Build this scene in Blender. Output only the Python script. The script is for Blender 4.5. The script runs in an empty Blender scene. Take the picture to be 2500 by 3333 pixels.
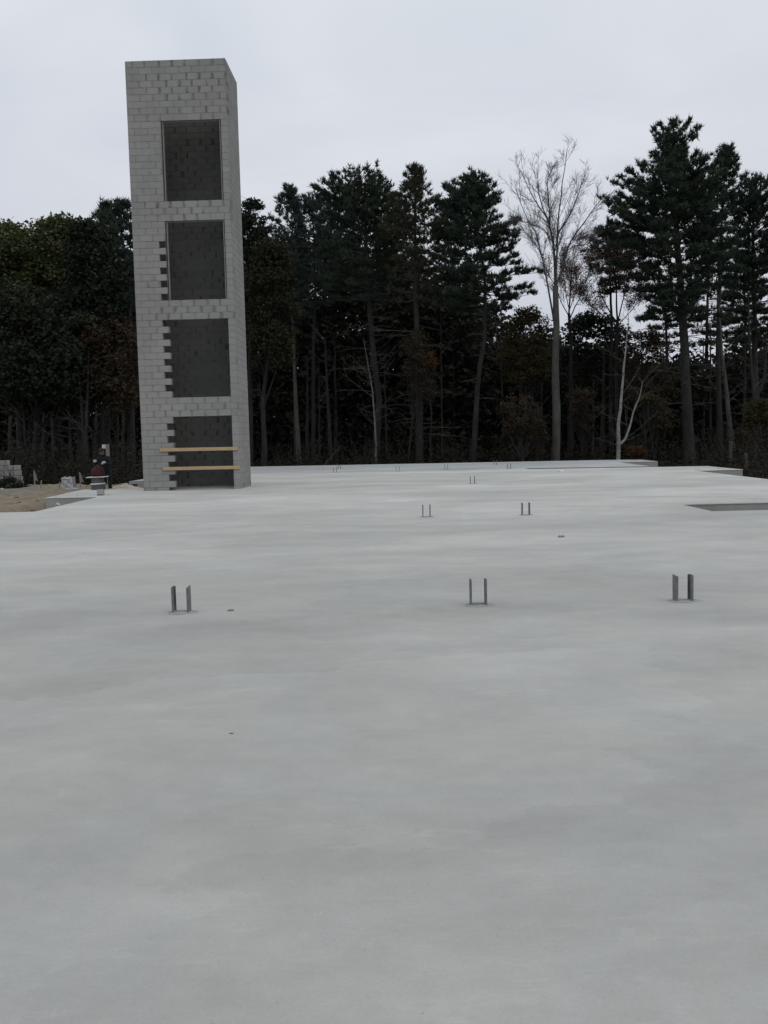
import bpy, bmesh, math, random
import numpy as np
from mathutils import Vector, Matrix

S = bpy.context.scene
COL = S.collection
R = math.radians

# ------------------------------------------------------------------ camera
FPX = 3100.0; CX, CY = 1250.0, 1666.5          # calibration of the photograph (2500 x 3333)
ROLL = .0247; PITCH = math.atan(244.8/FPX); YAW = math.atan(74.1*math.cos(PITCH)/FPX); EYE = 1.5
_f = np.array([-math.sin(YAW)*math.cos(PITCH), math.cos(YAW)*math.cos(PITCH), -math.sin(PITCH)])
_r0 = np.array([math.cos(YAW), math.sin(YAW), 0]); _u0 = np.cross(_r0, _f)
_R = math.cos(ROLL)*_r0 - math.sin(ROLL)*_u0
_U = math.sin(ROLL)*_r0 + math.cos(ROLL)*_u0
cam_d = bpy.data.cameras.new('camera'); cam = bpy.data.objects.new('camera', cam_d); COL.objects.link(cam)
cam_d.sensor_fit = 'VERTICAL'; cam_d.sensor_height = 36.0; cam_d.lens = FPX/3333*36
cam_d.clip_start = .05; cam_d.clip_end = 2000
m = Matrix(((_R[0], _U[0], -_f[0], 0), (_R[1], _U[1], -_f[1], 0), (_R[2], _U[2], -_f[2], EYE), (0, 0, 0, 1)))
cam.matrix_world = m
S.camera = cam

# ------------------------------------------------------------------ sky and sun
SUN_EL, SUN_AZ = R(52), R(148)      # azimuth clockwise from +Y
W = bpy.data.worlds.new('World'); S.world = W; W.use_nodes = True
nt = W.node_tree; nt.nodes.clear()
N = nt.nodes.new; L = nt.links.new
out = N('ShaderNodeOutputWorld'); bg = N('ShaderNodeBackground'); bg.inputs['Strength'].default_value = .1
sky = N('ShaderNodeTexSky'); sky.sky_type = 'NISHITA'; sky.sun_disc = False
sky.sun_elevation = SUN_EL; sky.sun_rotation = SUN_AZ; sky.air_density = 1.2; sky.dust_density = 3
tc = N('ShaderNodeTexCoord'); sep = N('ShaderNodeSeparateXYZ'); L(tc.outputs['Generated'], sep.inputs[0])
ramp = N('ShaderNodeValToRGB'); L(sep.outputs['Z'], ramp.inputs[0])
e = ramp.color_ramp.elements
e[0].position = 0.0; e[0].color = (.640, .655, .715, 1)
e[1].position = 1.0; e[1].color = (.98, .99, 1.0, 1)
k = ramp.color_ramp.elements.new(.12); k.color = (.655, .672, .740, 1)
k = ramp.color_ramp.elements.new(.40); k.color = (.730, .765, .815, 1)
mp = N('ShaderNodeMapping'); mp.inputs['Scale'].default_value = (1.6, 1.6, 4.2); L(tc.outputs['Generated'], mp.inputs[0])
nz = N('ShaderNodeTexNoise'); nz.inputs['Scale'].default_value = 1.5; nz.inputs['Detail'].default_value = 5
nz.inputs['Roughness'].default_value = .52; nz.inputs['Distortion'].default_value = .6; L(mp.outputs[0], nz.inputs['Vector'])
r2 = N('ShaderNodeValToRGB'); L(nz.outputs['Fac'], r2.inputs[0])
r2.color_ramp.elements[0].position = .30; r2.color_ramp.elements[0].color = (.88, .905, .93, 1)
r2.color_ramp.elements[1].position = .70; r2.color_ramp.elements[1].color = (1.07, 1.06, 1.05, 1)
mul = N('ShaderNodeMixRGB'); mul.blend_type = 'MULTIPLY'; mul.inputs[0].default_value = 1
L(ramp.outputs[0], mul.inputs[1]); L(r2.outputs[0], mul.inputs[2])
sc = N('ShaderNodeVectorMath'); sc.operation = 'SCALE'; sc.inputs['Scale'].default_value = 10.0; L(mul.outputs[0], sc.inputs[0])
mix = N('ShaderNodeMixRGB'); mix.inputs[0].default_value = .95; L(sky.outputs[0], mix.inputs[1]); L(sc.outputs[0], mix.inputs[2])
L(mix.outputs[0], bg.inputs['Color']); L(bg.outputs[0], out.inputs['Surface'])

sun_d = bpy.data.lights.new('sun', 'SUN'); sun_d.energy = .5; sun_d.angle = R(35); sun_d.color = (1, .96, .9)
sun = bpy.data.objects.new('sun', sun_d); COL.objects.link(sun)
sd = Vector((math.sin(SUN_AZ)*math.cos(SUN_EL), math.cos(SUN_AZ)*math.cos(SUN_EL), math.sin(SUN_EL)))
sun.rotation_euler = sd.to_track_quat('Z', 'Y').to_euler()

S.view_settings.view_transform = 'Standard'; S.view_settings.look = 'None'
S.view_settings.exposure = 0; S.view_settings.gamma = 1; S.view_settings.use_curve_mapping = False

# ------------------------------------------------------------------ helpers
def ray(x, y): return _f + _R*(x-CX)/FPX - _U*(y-CY)/FPX
def gz(x, y, z=0.0):
    d = ray(x, y); t = (z-EYE)/d[2]; return t*d + np.array([0, 0, EYE])
def gy(x, y, Y):
    d = ray(x, y); t = Y/d[1]; return t*d + np.array([0, 0, EYE])

def nodes_of(name):
    mt = bpy.data.materials.new(name); mt.use_nodes = True
    t = mt.node_tree; b = t.nodes['Principled BSDF']
    return mt, t, b
def mat(name, c1, c2=None, scale=3.0, rough=.85, bump=.0, bscale=30.0, metal=0.0, detail=5, spec=.3, coord='Object', stretch=None, trans=0):
    mt, t, b = nodes_of(name)
    b.inputs['Roughness'].default_value = rough; b.inputs['Metallic'].default_value = metal
    b.inputs['Specular IOR Level'].default_value = spec
    tcn = t.nodes.new('ShaderNodeTexCoord'); vec = tcn.outputs[coord]
    if stretch:
        mpn = t.nodes.new('ShaderNodeMapping'); mpn.inputs['Scale'].default_value = stretch
        t.links.new(vec, mpn.inputs[0]); vec = mpn.outputs[0]
    n1 = t.nodes.new('ShaderNodeTexNoise'); n1.inputs['Scale'].default_value = scale; n1.inputs['Detail'].default_value = detail
    n1.inputs['Roughness'].default_value = .6
    t.links.new(vec, n1.inputs['Vector'])
    rp = t.nodes.new('ShaderNodeValToRGB'); t.links.new(n1.outputs['Fac'], rp.inputs[0])
    rp.color_ramp.elements[0].position = .32; rp.color_ramp.elements[1].position = .68
    rp.color_ramp.elements[0].color = (*c1, 1); rp.color_ramp.elements[1].color = (*(c2 or c1), 1)
    t.links.new(rp.outputs[0], b.inputs['Base Color'])
    if bump:
        n2 = t.nodes.new('ShaderNodeTexNoise'); n2.inputs['Scale'].default_value = bscale; n2.inputs['Detail'].default_value = 6
        t.links.new(vec, n2.inputs['Vector'])
        bp = t.nodes.new('ShaderNodeBump'); bp.inputs['Strength'].default_value = bump; bp.inputs['Distance'].default_value = .02
        t.links.new(n2.outputs['Fac'], bp.inputs['Height']); t.links.new(bp.outputs[0], b.inputs['Normal'])
    if trans:
        b.inputs['Alpha'].default_value = 1-trans
    return mt

def props(o, label=None, cat=None, group=None, kind=None):
    if label: o['label'] = label
    if cat: o['category'] = cat
    if group: o['group'] = group
    if kind: o['kind'] = kind
    return o
def link(name, me, parent=None, loc=(0, 0, 0)):
    o = bpy.data.objects.new(name, me); COL.objects.link(o); o.location = loc
    if parent: o.parent = parent
    return o
def empty(name, loc=(0, 0, 0), rz=0.0):
    o = bpy.data.objects.new(name, None); COL.objects.link(o); o.location = loc; o.rotation_euler = (0, 0, rz)
    o.empty_display_size = .3
    return o
def npmesh(name, V, F, mt, smooth=False, attr=None):
    """V (n,3), F (m,k) with one k"""
    V = np.asarray(V, np.float32); F = np.asarray(F, np.int32)
    me = bpy.data.meshes.new(name); k_ = F.shape[1]
    me.vertices.add(len(V)); me.vertices.foreach_set('co', V.ravel())
    me.loops.add(F.size); me.loops.foreach_set('vertex_index', F.ravel())
    me.polygons.add(len(F)); me.polygons.foreach_set('loop_start', np.arange(0, F.size, k_, dtype=np.int32))
    me.polygons.foreach_set('use_smooth', np.full(len(F), bool(smooth)))
    me.update(calc_edges=True)
    if attr is not None:
        for nme, a in attr.items():
            at_ = me.attributes.new(nme, 'FLOAT', 'POINT'); at_.data.foreach_set('value', np.asarray(a, np.float32))
    me.materials.append(mt)
    return me

class Tubes:
    def __init__(s): s.V = []; s.F = []; s.n = 0
    def add(s, pts, rads, sides=4, cap=False):
        pts = np.asarray(pts, float); k_ = len(pts)
        tan = np.gradient(pts, axis=0); tan /= (np.linalg.norm(tan, axis=1)[:, None]+1e-9)
        ref = np.array([0, 0, 1.]) if abs(tan[0][2]) < .8 else np.array([1., 0, 0])
        a = np.cross(tan, ref); a /= (np.linalg.norm(a, axis=1)[:, None]+1e-9)
        b = np.cross(tan, a)
        th = np.arange(sides)*2*math.pi/sides
        ring = pts[:, None, :] + np.asarray(rads)[:, None, None]*(np.cos(th)[None, :, None]*a[:, None, :] + np.sin(th)[None, :, None]*b[:, None, :])
        s.V.append(ring.reshape(-1, 3))
        i = np.arange(k_-1)[:, None]*sides + np.arange(sides)[None, :]
        j = np.arange(k_-1)[:, None]*sides + (np.arange(sides)[None, :]+1) % sides
        s.F.append((np.stack([i, j, j+sides, i+sides], -1).reshape(-1, 4)) + s.n)
        s.n += k_*sides
    def mesh(s, name, mt, smooth=True, origin=(0, 0, 0)):
        return npmesh(name, np.concatenate(s.V)-np.array(origin), np.concatenate(s.F), mt, smooth)

def box_bm(bm, x0, x1, y0, y1, z0, z1, bev=0.0):
    r_ = bmesh.ops.create_cube(bm, size=1)
    vs = r_['verts']
    for v in vs:
        v.co = Vector((x0+(v.co.x+.5)*(x1-x0), y0+(v.co.y+.5)*(y1-y0), z0+(v.co.z+.5)*(z1-z0)))
    if bev:
        es = list({e_ for v in vs for e_ in v.link_edges})
        bmesh.ops.bevel(bm, geom=es, offset=bev, segments=1, affect='EDGES')
def bm_mesh(name, bm, mt, smooth=False):
    me = bpy.data.meshes.new(name); bm.normal_update(); bm.to_mesh(me); bm.free()
    for m_ in (mt if isinstance(mt, list) else [mt]): me.materials.append(m_)
    if smooth:
        for p in me.polygons: p.use_smooth = True
    return me
def box(name, mt, parent, x0, x1, y0, y1, z0, z1, bev=0.004):
    bm = bmesh.new(); box_bm(bm, x0, x1, y0, y1, z0, z1, bev)
    return link(name, bm_mesh(name, bm, mt), parent)
def boxobj(name, mt, parent, cx, cy, cz, sx, sy, sz, rot=(0, 0, 0), bev=.004):
    bm = bmesh.new(); box_bm(bm, -sx/2, sx/2, -sy/2, sy/2, -sz/2, sz/2, bev)
    o = link(name, bm_mesh(name, bm, mt), parent, (cx, cy, cz)); o.rotation_euler = rot
    return o

# ------------------------------------------------------------------ materials
def concrete_mat(name, base, warm):
    mt, t, b = nodes_of(name)
    nn = t.nodes.new; ll = t.links.new
    geo = nn('ShaderNodeNewGeometry')
    def noise(scale, det=5, rgh=.55, dist=0, vec=None):
        x = nn('ShaderNodeTexNoise'); x.inputs['Scale'].default_value = scale; x.inputs['Detail'].default_value = det
        x.inputs['Roughness'].default_value = rgh; x.inputs['Distortion'].default_value = dist
        ll(vec or geo.outputs['Position'], x.inputs['Vector']); return x.outputs['Fac']
    def mapr(v, a, b_, c, d):
        x = nn('ShaderNodeMapRange'); x.inputs[1].default_value = a; x.inputs[2].default_value = b_
        x.inputs[3].default_value = c; x.inputs[4].default_value = d; ll(v, x.inputs[0]); return x.outputs[0]
    def mth(op, a, b_):
        x = nn('ShaderNodeMath'); x.operation = op
        for i_, q in enumerate((a, b_)):
            if isinstance(q, (int, float)): x.inputs[i_].default_value = q
            else: ll(q, x.inputs[i_])
        return x.outputs[0]
    def mapping(sc3, rot):
        x = nn('ShaderNodeMapping'); x.inputs['Scale'].default_value = sc3; x.inputs['Rotation'].default_value = (0, 0, R(rot)); ll(geo.outputs['Position'], x.inputs[0]); return x.outputs[0]
    m1 = mapping((.6, 1.0, 1), 14); m3 = mapping((1.0, 4.5, 1), -8); m4 = mapping((3.2, 1.0, 1), 35)
    big = mapr(noise(.30, 9, .62, .5, m1), .37, .63, .87, 1.09)
    med = mapr(noise(1.3, 9, .68, .35, m1), .33, .67, .915, 1.075)
    mid = mapr(noise(6.5, 6, .7, .2), .28, .72, .955, 1.045)
    # edges of trowel passes: slightly lighter or darker laps with irregular borders
    wv = nn('ShaderNodeTexVoronoi'); wv.feature = 'F1'; wv.inputs['Scale'].default_value = .42
    dn = nn('ShaderNodeTexNoise'); dn.inputs['Scale'].default_value = 1.1; dn.inputs['Detail'].default_value = 8; dn.inputs['Roughness'].default_value = .65; ll(m1, dn.inputs['Vector'])
    ad = nn('ShaderNodeVectorMath'); ad.operation = 'MULTIPLY_ADD'; ll(dn.outputs['Color'], ad.inputs[0])
    ad.inputs[1].default_value = (1.5, 1.5, 1.5); ll(m1, ad.inputs[2]); ll(ad.outputs[0], wv.inputs['Vector'])
    lapc = nn('ShaderNodeSeparateColor'); ll(wv.outputs['Color'], lapc.inputs[0])
    lap = mapr(lapc.outputs[0], 0, 1, .94, 1.05)
    # light scuffs and dried laitance, only here and there
    scuffmask = mapr(noise(.5, 3), .42, .54, 0, 1)
    scuff = mth('MULTIPLY', mapr(noise(2.6, 8, .78, .4, m3), .56, .70, 0, 1), scuffmask)
    scuff2 = mth('MULTIPLY', mapr(noise(3.4, 8, .78, .3, m4), .60, .72, 0, 1), mapr(noise(.4, 3, .5, 0, m4), .5, .6, 0, 1))
    scratch = mth('ADD', 1.0, mth('ADD', mth('MULTIPLY', scuff, .15), mth('MULTIPLY', scuff2, .12)))
    dark = mth('SUBTRACT', 1.0, mth('MULTIPLY', mth('MULTIPLY', mapr(noise(1.9, 8, .75, .3, m3), .60, .72, 0, 1), mapr(noise(.36, 3), .47, .58, 0, 1)), .15))
    # near shade and far brightness painted into the colour along Y, with pour bands
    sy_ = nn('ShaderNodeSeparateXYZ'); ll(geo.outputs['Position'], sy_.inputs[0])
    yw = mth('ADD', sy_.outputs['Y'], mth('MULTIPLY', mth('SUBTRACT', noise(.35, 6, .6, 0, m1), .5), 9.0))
    depth_light = mapr(yw, 8.5, 23.0, .95, 1.17)
    depth_light = mth('MULTIPLY', depth_light, mapr(mth('SINE', mth('MULTIPLY', yw, 1.15), 0.0), -1, 1, .962, 1.035))
    grain = mapr(noise(70, 4, .7), .25, .75, .94, 1.06)
    grain2 = mapr(noise(420, 2, .7), .2, .8, .92, 1.08)
    speck = mth('SUBTRACT', 1.0, mth('MULTIPLY', mapr(noise(55, 2, .5), .70, .76, 0, 1), .22))
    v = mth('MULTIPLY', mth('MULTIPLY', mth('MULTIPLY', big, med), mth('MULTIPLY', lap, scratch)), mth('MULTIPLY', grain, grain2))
    v = mth('MULTIPLY', mth('MULTIPLY', v, mth('MULTIPLY', mid, dark)), mth('MULTIPLY', depth_light, speck))
    hue = nn('ShaderNodeMixRGB'); hue.inputs[1].default_value = (*base, 1); hue.inputs[2].default_value = (*warm, 1)
    ll(mapr(noise(.6, 4, .6, .5), .35, .65, 0, 1), hue.inputs[0])
    sc_ = nn('ShaderNodeVectorMath'); sc_.operation = 'SCALE'; ll(hue.outputs[0], sc_.inputs[0]); ll(v, sc_.inputs['Scale'])
    ll(sc_.outputs[0], b.inputs['Base Color'])
    ll(mapr(noise(.8, 5, .6, .3, m1), .3, .7, .6, .85), b.inputs['Roughness'])
    b.inputs['Specular IOR Level'].default_value = .22
    bp = nn('ShaderNodeBump'); bp.inputs['Strength'].default_value = .25; bp.inputs['Distance'].default_value = .004
    hsum = mth('ADD', noise(90, 5, .7), mth('MULTIPLY', noise(3.5, 5, .6, .3, m3), 2.0))
    ll(hsum, bp.inputs['Height']); ll(bp.outputs[0], b.inputs['Normal'])
    return mt
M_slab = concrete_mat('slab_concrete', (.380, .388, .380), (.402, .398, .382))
M_slab2 = concrete_mat('damp_slab_concrete', (.318, .336, .346), (.332, .345, .348))
M_found = mat('formed_concrete', (.25, .255, .245), (.33, .332, .32), 1.6, .9, .3, 40)
M_dirt = mat('sandy_dirt', (.14, .115, .08), (.245, .205, .15), 1.4, .95, 1.0, 14, detail=8)
M_grav = mat('grey_gravel', (.12, .12, .105), (.21, .205, .18), 3, .95, 1.0, 25, detail=8)
M_floor = mat('forest_floor', (.012, .010, .007), (.03, .022, .014), 1.2, .95, .6, 6, detail=8)
M_mortar = mat('mortar', (.155, .153, .145), (.23, .228, .217), 8, .95, .2, 60)
M_timber = mat('new_timber', (.33, .235, .125), (.46, .345, .20), 6, .7, .1, 40, stretch=(1, 12, 12))
M_grey_timber = mat('weathered_timber', (.17, .165, .15), (.24, .23, .21), 6, .8, .1, 40, stretch=(12, 12, 1))
M_steel = mat('galvanised_steel', (.12, .13, .135), (.22, .235, .24), 14, .48, .1, 60, metal=.55, spec=.5)
M_rust = mat('grout_stain', (.24, .245, .24), (.33, .335, .33), 9, .9)
M_bark = mat('pine_bark', (.014, .014, .0135), (.036, .035, .034), 5, .95, .8, 10, stretch=(1, 1, .3))
M_bark_dark = mat('dark_bark', (.016, .015, .014), (.034, .031, .028), 5, .95, .8, 10, stretch=(1, 1, .3))
M_bark_grey = mat('grey_bark', (.040, .040, .037), (.082, .080, .073), 3, .95, .5, 10, stretch=(1, 1, .5))
M_bark_pale = mat('pale_birch_bark', (.12, .12, .115), (.27, .27, .26), 2.5, .85, .4, 12, stretch=(1, 1, 2.0))
M_bark_birch = mat('dull_birch_bark', (.08, .08, .075), (.18, .18, .17), 2.5, .85, .4, 12, stretch=(1, 1, 2.0))
M_twig = mat('grey_twigs', (.075, .072, .076), (.12, .115, .12), 3, .95)
M_deadw = mat('dead_wood', (.04, .037, .034), (.085, .078, .07), 3, .95)
def leafmat(name, c1, c2, sc_=.8):
    mt = mat(name, c1, c2, sc_, .75, 0, detail=6, spec=.15)
    t = mt.node_tree; b = t.nodes['Principled BSDF']
    tr = t.nodes.new('ShaderNodeBsdfTranslucent'); ms = t.nodes.new('ShaderNodeMixShader'); ms.inputs[0].default_value = .22
    src = b.inputs['Base Color'].links[0].from_socket
    t.links.new(src, tr.inputs['Color']); o_ = t.nodes['Material Output']
    t.links.new(b.outputs[0], ms.inputs[1]); t.links.new(tr.outputs[0], ms.inputs[2]); t.links.new(ms.outputs[0], o_.inputs['Surface'])
    return mt
M_needle = leafmat('pine_needles', (.023, .038, .029), (.048, .066, .045))
M_needle_warm = leafmat('browning_pine_needles', (.030, .040, .026), (.066, .056, .034), .6)
M_needle_blue = leafmat('bluish_pine_needles', (.032, .050, .043), (.060, .082, .068))
M_leaf_olive = leafmat('olive_oak_leaves', (.046, .062, .028), (.105, .115, .045), .7)
M_leaf_dark = leafmat('dark_leaves', (.014, .022, .015), (.030, .038, .022))
M_leaf_brown = leafmat('brown_autumn_leaves', (.030, .023, .015), (.062, .044, .028))
M_leaf_red = leafmat('reddish_autumn_leaves', (.085, .058, .050), (.165, .110, .088))
M_leaf_orange = leafmat('orange_autumn_leaves', (.07, .032, .014), (.15, .07, .03))
M_leaf_yellow = leafmat('yellow_brown_leaves', (.030, .027, .012), (.062, .052, .022))
M_leaf_dull = leafmat('dull_olive_brown_leaves', (.020, .022, .012), (.044, .042, .022))
M_under = leafmat('undergrowth_leaves', (.012, .014, .010), (.030, .026, .017))
M_woods = leafmat('woodland_mass', (.011, .014, .012), (.030, .032, .022), .35)

# concrete block material: tone per block, wet stains at the head joints
def block_mat(name='concrete_block', k_dark=1.0):
    mt, t, b = nodes_of(name); nn = t.nodes.new; ll = t.links.new
    oi = nn('ShaderNodeObjectInfo'); at_ = nn('ShaderNodeAttribute'); at_.attribute_name = 'tone'
    lx = nn('ShaderNodeAttribute'); lx.attribute_name = 'lx'
    geo = nn('ShaderNodeNewGeometry')
    def mth(op, a, b_=0.0, c=None):
        x = nn('ShaderNodeMath'); x.operation = op
        for i_, q in enumerate((a, b_) if c is None else (a, b_, c)):
            if isinstance(q, (int, float)): x.inputs[i_].default_value = q
            else: ll(q, x.inputs[i_])
        return x.outputs[0]
    def mapr(v, a, b_, c, d):
        x = nn('ShaderNodeMapRange'); x.inputs[1].default_value = a; x.inputs[2].default_value = b_
        x.inputs[3].default_value = c; x.inputs[4].default_value = d; ll(v, x.inputs[0]); return x.outputs[0]
    def noise(scale, det=4, rgh=.6, vec=None):
        x = nn('ShaderNodeTexNoise'); x.inputs['Scale'].default_value = scale; x.inputs['Detail'].default_value = det
        x.inputs['Roughness'].default_value = rgh; ll(vec or geo.outputs['Position'], x.inputs['Vector']); return x.outputs['Fac']
    tone = mth('FRACT', mth('ADD', oi.outputs['Random'], at_.outputs['Fac']))
    v = mapr(tone, 0, 1, .94, 1.05)
    v = mth('MULTIPLY', v, mapr(noise(.55, 4), .3, .7, .92, 1.06))
    v = mth('MULTIPLY', v, mapr(noise(9, 4), .3, .7, .95, 1.04))
    v = mth('MULTIPLY', v, mapr(noise(120, 3, .8), .25, .75, .86, 1.10))
    # damp mortar smears at the ends of some blocks
    ax = mth('ABSOLUTE', lx.outputs['Fac'])
    wob = mth('MULTIPLY', mth('SUBTRACT', noise(11, 3), .5), .6)
    edge = mapr(mth('ADD', ax, wob), .66, .88, 0, 1)
    sepc = nn('ShaderNodeSeparateColor'); ll(oi.outputs['Color'], sepc.inputs[0])
    wt = nn('ShaderNodeAttribute'); wt.attribute_name = 'wet'
    wet = mth('ADD', sepc.outputs[0], wt.outputs['Fac'])
    st = mth('MULTIPLY', mth('MULTIPLY', edge, wet), mapr(noise(5, 3), .38, .55, .15, 1))
    v = mth('MULTIPLY', v, mth('SUBTRACT', 1.0, mth('MULTIPLY', st, .50)))
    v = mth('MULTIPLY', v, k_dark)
    cm = nn('ShaderNodeMixRGB'); cm.inputs[1].default_value = (.266, .263, .250, 1); cm.inputs[2].default_value = (.250, .254, .247, 1)
    ll(mapr(noise(.35, 2), .4, .6, 0, 1), cm.inputs[0])
    s_ = nn('ShaderNodeVectorMath'); s_.operation = 'SCALE'; ll(cm.outputs[0], s_.inputs[0]); ll(v, s_.inputs['Scale'])
    ll(s_.outputs[0], b.inputs['Base Color']); b.inputs['Roughness'].default_value = .95; b.inputs['Specular IOR Level'].default_value = .2
    bp = nn('ShaderNodeBump'); bp.inputs['Strength'].default_value = .5; bp.inputs['Distance'].default_value = .004
    ll(noise(90, 5, .8), bp.inputs['Height']); ll(bp.outputs[0], b.inputs['Normal'])
    return mt
M_block = block_mat(); M_block_in = block_mat('shaded_inner_block', .46)  # inner copy is darkened: shade of the shaft put into the colour

# ------------------------------------------------------------------ ground and slabs
def grid(name, mt, x0, x1, y0, y1, nx, ny, hf):
    xs = np.linspace(x0, x1, nx); ys = np.linspace(y0, y1, ny)
    X_, Y_ = np.meshgrid(xs, ys); Z_ = hf(X_, Y_)
    V = np.stack([X_, Y_, Z_], -1).reshape(-1, 3)
    i = (np.arange(ny-1)[:, None]*nx + np.arange(nx-1)[None, :]).ravel()
    F = np.stack([i, i+1, i+nx+1, i+nx], -1)
    return link(name, npmesh(name, V, F, mt, True))
g = grid('ground', M_floor, -600, 600, -200, 900, 121, 111, lambda X_, Y_: -.75 + 0*X_)
props(g, 'dark leaf covered ground under the trees', kind='structure')

def dirt_h(X_, Y_):
    n = .05*np.sin(X_*1.3+Y_*.7)+.04*np.sin(X_*2.9-Y_*2.1+1)+.025*np.sin(X_*7.1+Y_*5.3)+.02*np.sin(Y_*9.3-X_*6.2)
    base = -.13 - .95*np.clip((X_+10.7)/1.2, 0, 1)*np.clip((27.6-Y_)/1.0, 0, 1) - .22*np.clip((X_+11.2)/.8, 0, 1)*np.clip((Y_-31.2)/.6, 0, 1)
    far = -.45*np.clip((Y_-38)/6, 0, 1)
    near = -.10*np.clip((21.6-Y_)/.5, 0, 1)
    return np.minimum(base+far+near+n*.8, -.02)
d = grid('dirt', M_dirt, -60, -8.45, 18, 46, 420, 230, dirt_h)
props(d, 'tan sandy dirt beside the concrete slab', kind='structure')

def prism(name, mt, pts, z0, z1):
    bm = bmesh.new(); vs = [bm.verts.new((x, y, z1)) for x, y in pts]; f_ = bm.faces.new(vs)
    bm.normal_update()
    if f_.normal.z < 0: f_.normal_flip()
    r_ = bmesh.ops.extrude_face_region(bm, geom=[f_])
    for v in [g_ for g_ in r_['geom'] if isinstance(g_, bmesh.types.BMVert)]: v.co.z = z0
    bmesh.ops.recalc_face_normals(bm, faces=bm.faces)
    # crisp but slightly eased top arris
    es = [e_ for e_ in bm.edges if all(abs(v.co.z-z1) < 1e-5 for v in e_.verts)]
    bmesh.ops.bevel(bm, geom=es, offset=.008, segments=1, affect='EDGES')
    return link(name, bm_mesh(name, bm, mt))
near_out = [(-30, -6), (14, -6), (14, 17.45), (5.58, 17.45), (5.52, 19.22), (10.5, 19.22), (10.5, 34.8), (12.22, 34.8), (12.22, 38.8),
            (5.2, 39.9), (5.15, 40.02), (-8.4, 41.9), (-8.7, 41.9), (-8.7, 31.5), (-10.75, 31.5), (-10.3, 26.9), (-8.75, 26.9), (-8.45, 21.38), (-30, 21.5)]
far_out = [(-10.9, 37.55), (-8.72, 37.5), (-8.72, 41.925), (-8.4, 41.925), (5.15, 40.045), (5.15, 41.45), (10.3, 40.5), (10.3, 46.45), (12.2, 46.35),
           (12.2, 49.5), (11.2, 50.35), (-9.6, 54.0), (-11.2, 54.0)]
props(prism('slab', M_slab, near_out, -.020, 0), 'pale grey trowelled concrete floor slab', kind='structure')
props(prism('slab', M_slab2, far_out, -.026, -.006), 'darker concrete slab pour at the far end', kind='structure')
def inset(pts, s=.012):
    c = np.array(pts); n_ = len(c); o_ = []
    area = sum(c[i][0]*c[(i+1) % n_][1]-c[(i+1) % n_][0]*c[i][1] for i in range(n_))
    sg = 1 if area > 0 else -1
    for i in range(n_):
        a, b, d_ = c[i-1], c[i], c[(i+1) % n_]
        n1 = np.array([-(b-a)[1], (b-a)[0]]); n1 /= np.linalg.norm(n1)
        n2 = np.array([-(d_-b)[1], (d_-b)[0]]); n2 /= np.linalg.norm(n2)
        q = n1+n2; q /= max(.3, (q@q)/2); o_.append(tuple(b+sg*s*q))
    return o_
props(prism('foundation', M_found, inset(near_out), -1.5, -.021), 'grey formed concrete foundation wall under the slab', kind='structure')
props(prism('foundation', M_found, inset(far_out), -1.5, -.027), 'grey formed concrete foundation wall of the far wing', kind='structure')

# foundation wall end with a beam pocket, left of the tower
x0, x1, yf = -10.93, -8.9, 37.35
fw = empty('foundation_wall', (x0, yf, -.5)); props(fw, 'short grey concrete foundation wall with a square beam pocket, left of the tower base', 'wall')
px0, px1, pz0, pz1 = .13, .34, .19, .385
bm = bmesh.new()
for a in ((0, px0, 0, .14, -.3, .497), (px1, x1-x0, 0, .14, -.3, .497), (px0+.0005, px1-.0005, 0.0005, .14, pz1, .4965), (px0+.0005, px1-.0005, .0005, .14, -.3, pz0)):
    box_bm(bm, *a, 0.0)
link('wall', bm_mesh('wall', bm, M_found), fw)
box('beam_pocket', M_mortar, fw, px0-.01, px1+.01, .141, .165, pz0-.01, pz1+.01, 0)

# ------------------------------------------------------------------ block tower
u = .202; ch = .1975; TX, TY, TZ = -8.16, 29.42, -.10; NR = 66
tower = empty('block_tower', (TX, TY, 0))
props(tower, 'tall grey concrete block shaft tower with four square openings, standing on the slab', 'tower')
JT = .009
def blockmesh(nx, ny, axis='x'):
    """a block nx by ny half-block units, centred at its own middle, with chamfered arrises and shell grooves"""
    sx, sy, sz = nx*u-JT, ny*u-(.003 if nx > 1 else JT), ch-JT
    bm = bmesh.new(); box_bm(bm, -sx/2, sx/2, -sy/2, sy/2, -sz/2, sz/2, .003)
    me = bm_mesh('block', bm, M_block)
    a = me.attributes.new('lx', 'FLOAT', 'POINT')
    for i, v in enumerate(me.vertices): a.data[i].value = v.co.x/(sx/2)*(1 if nx > 1 else .9)
    return me
BM = {(2, 1): blockmesh(2, 1), (1, 1): blockmesh(1, 1), (1, 2): blockmesh(1, 2)}
def opening(rfromtop):
    """row index from the top -> (left edge in u) of the opening or None"""
    r = rfromtop
    if 9 <= r < 21: return 5, 1
    if 24 <= r < 36:
        return (4 if (r-24) in (3, 5, 7, 9, 11) else 5), 2
    if 39 <= r < 51: return (4 if (r-39) % 2 == 0 else 5), 3
    if 54 <= r < 66: return (4 if (r-54) % 2 == 1 else 5), 4
    return None
rng = random.Random(7)
def wetness(r, cx):
    band = r in (0, 2, 3, 4, 5, 7, 21, 22, 23, 36, 37, 38, 51, 52, 53)
    return (rng.choice((0, .35, .7, 1, 1)) if band and cx > 2 else rng.choice((0, 0, 0, .3, .6))) * (.8 if r > 36 else 1)
front = []; rest = []      # (nx, ny, cx, cy, cz)
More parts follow.
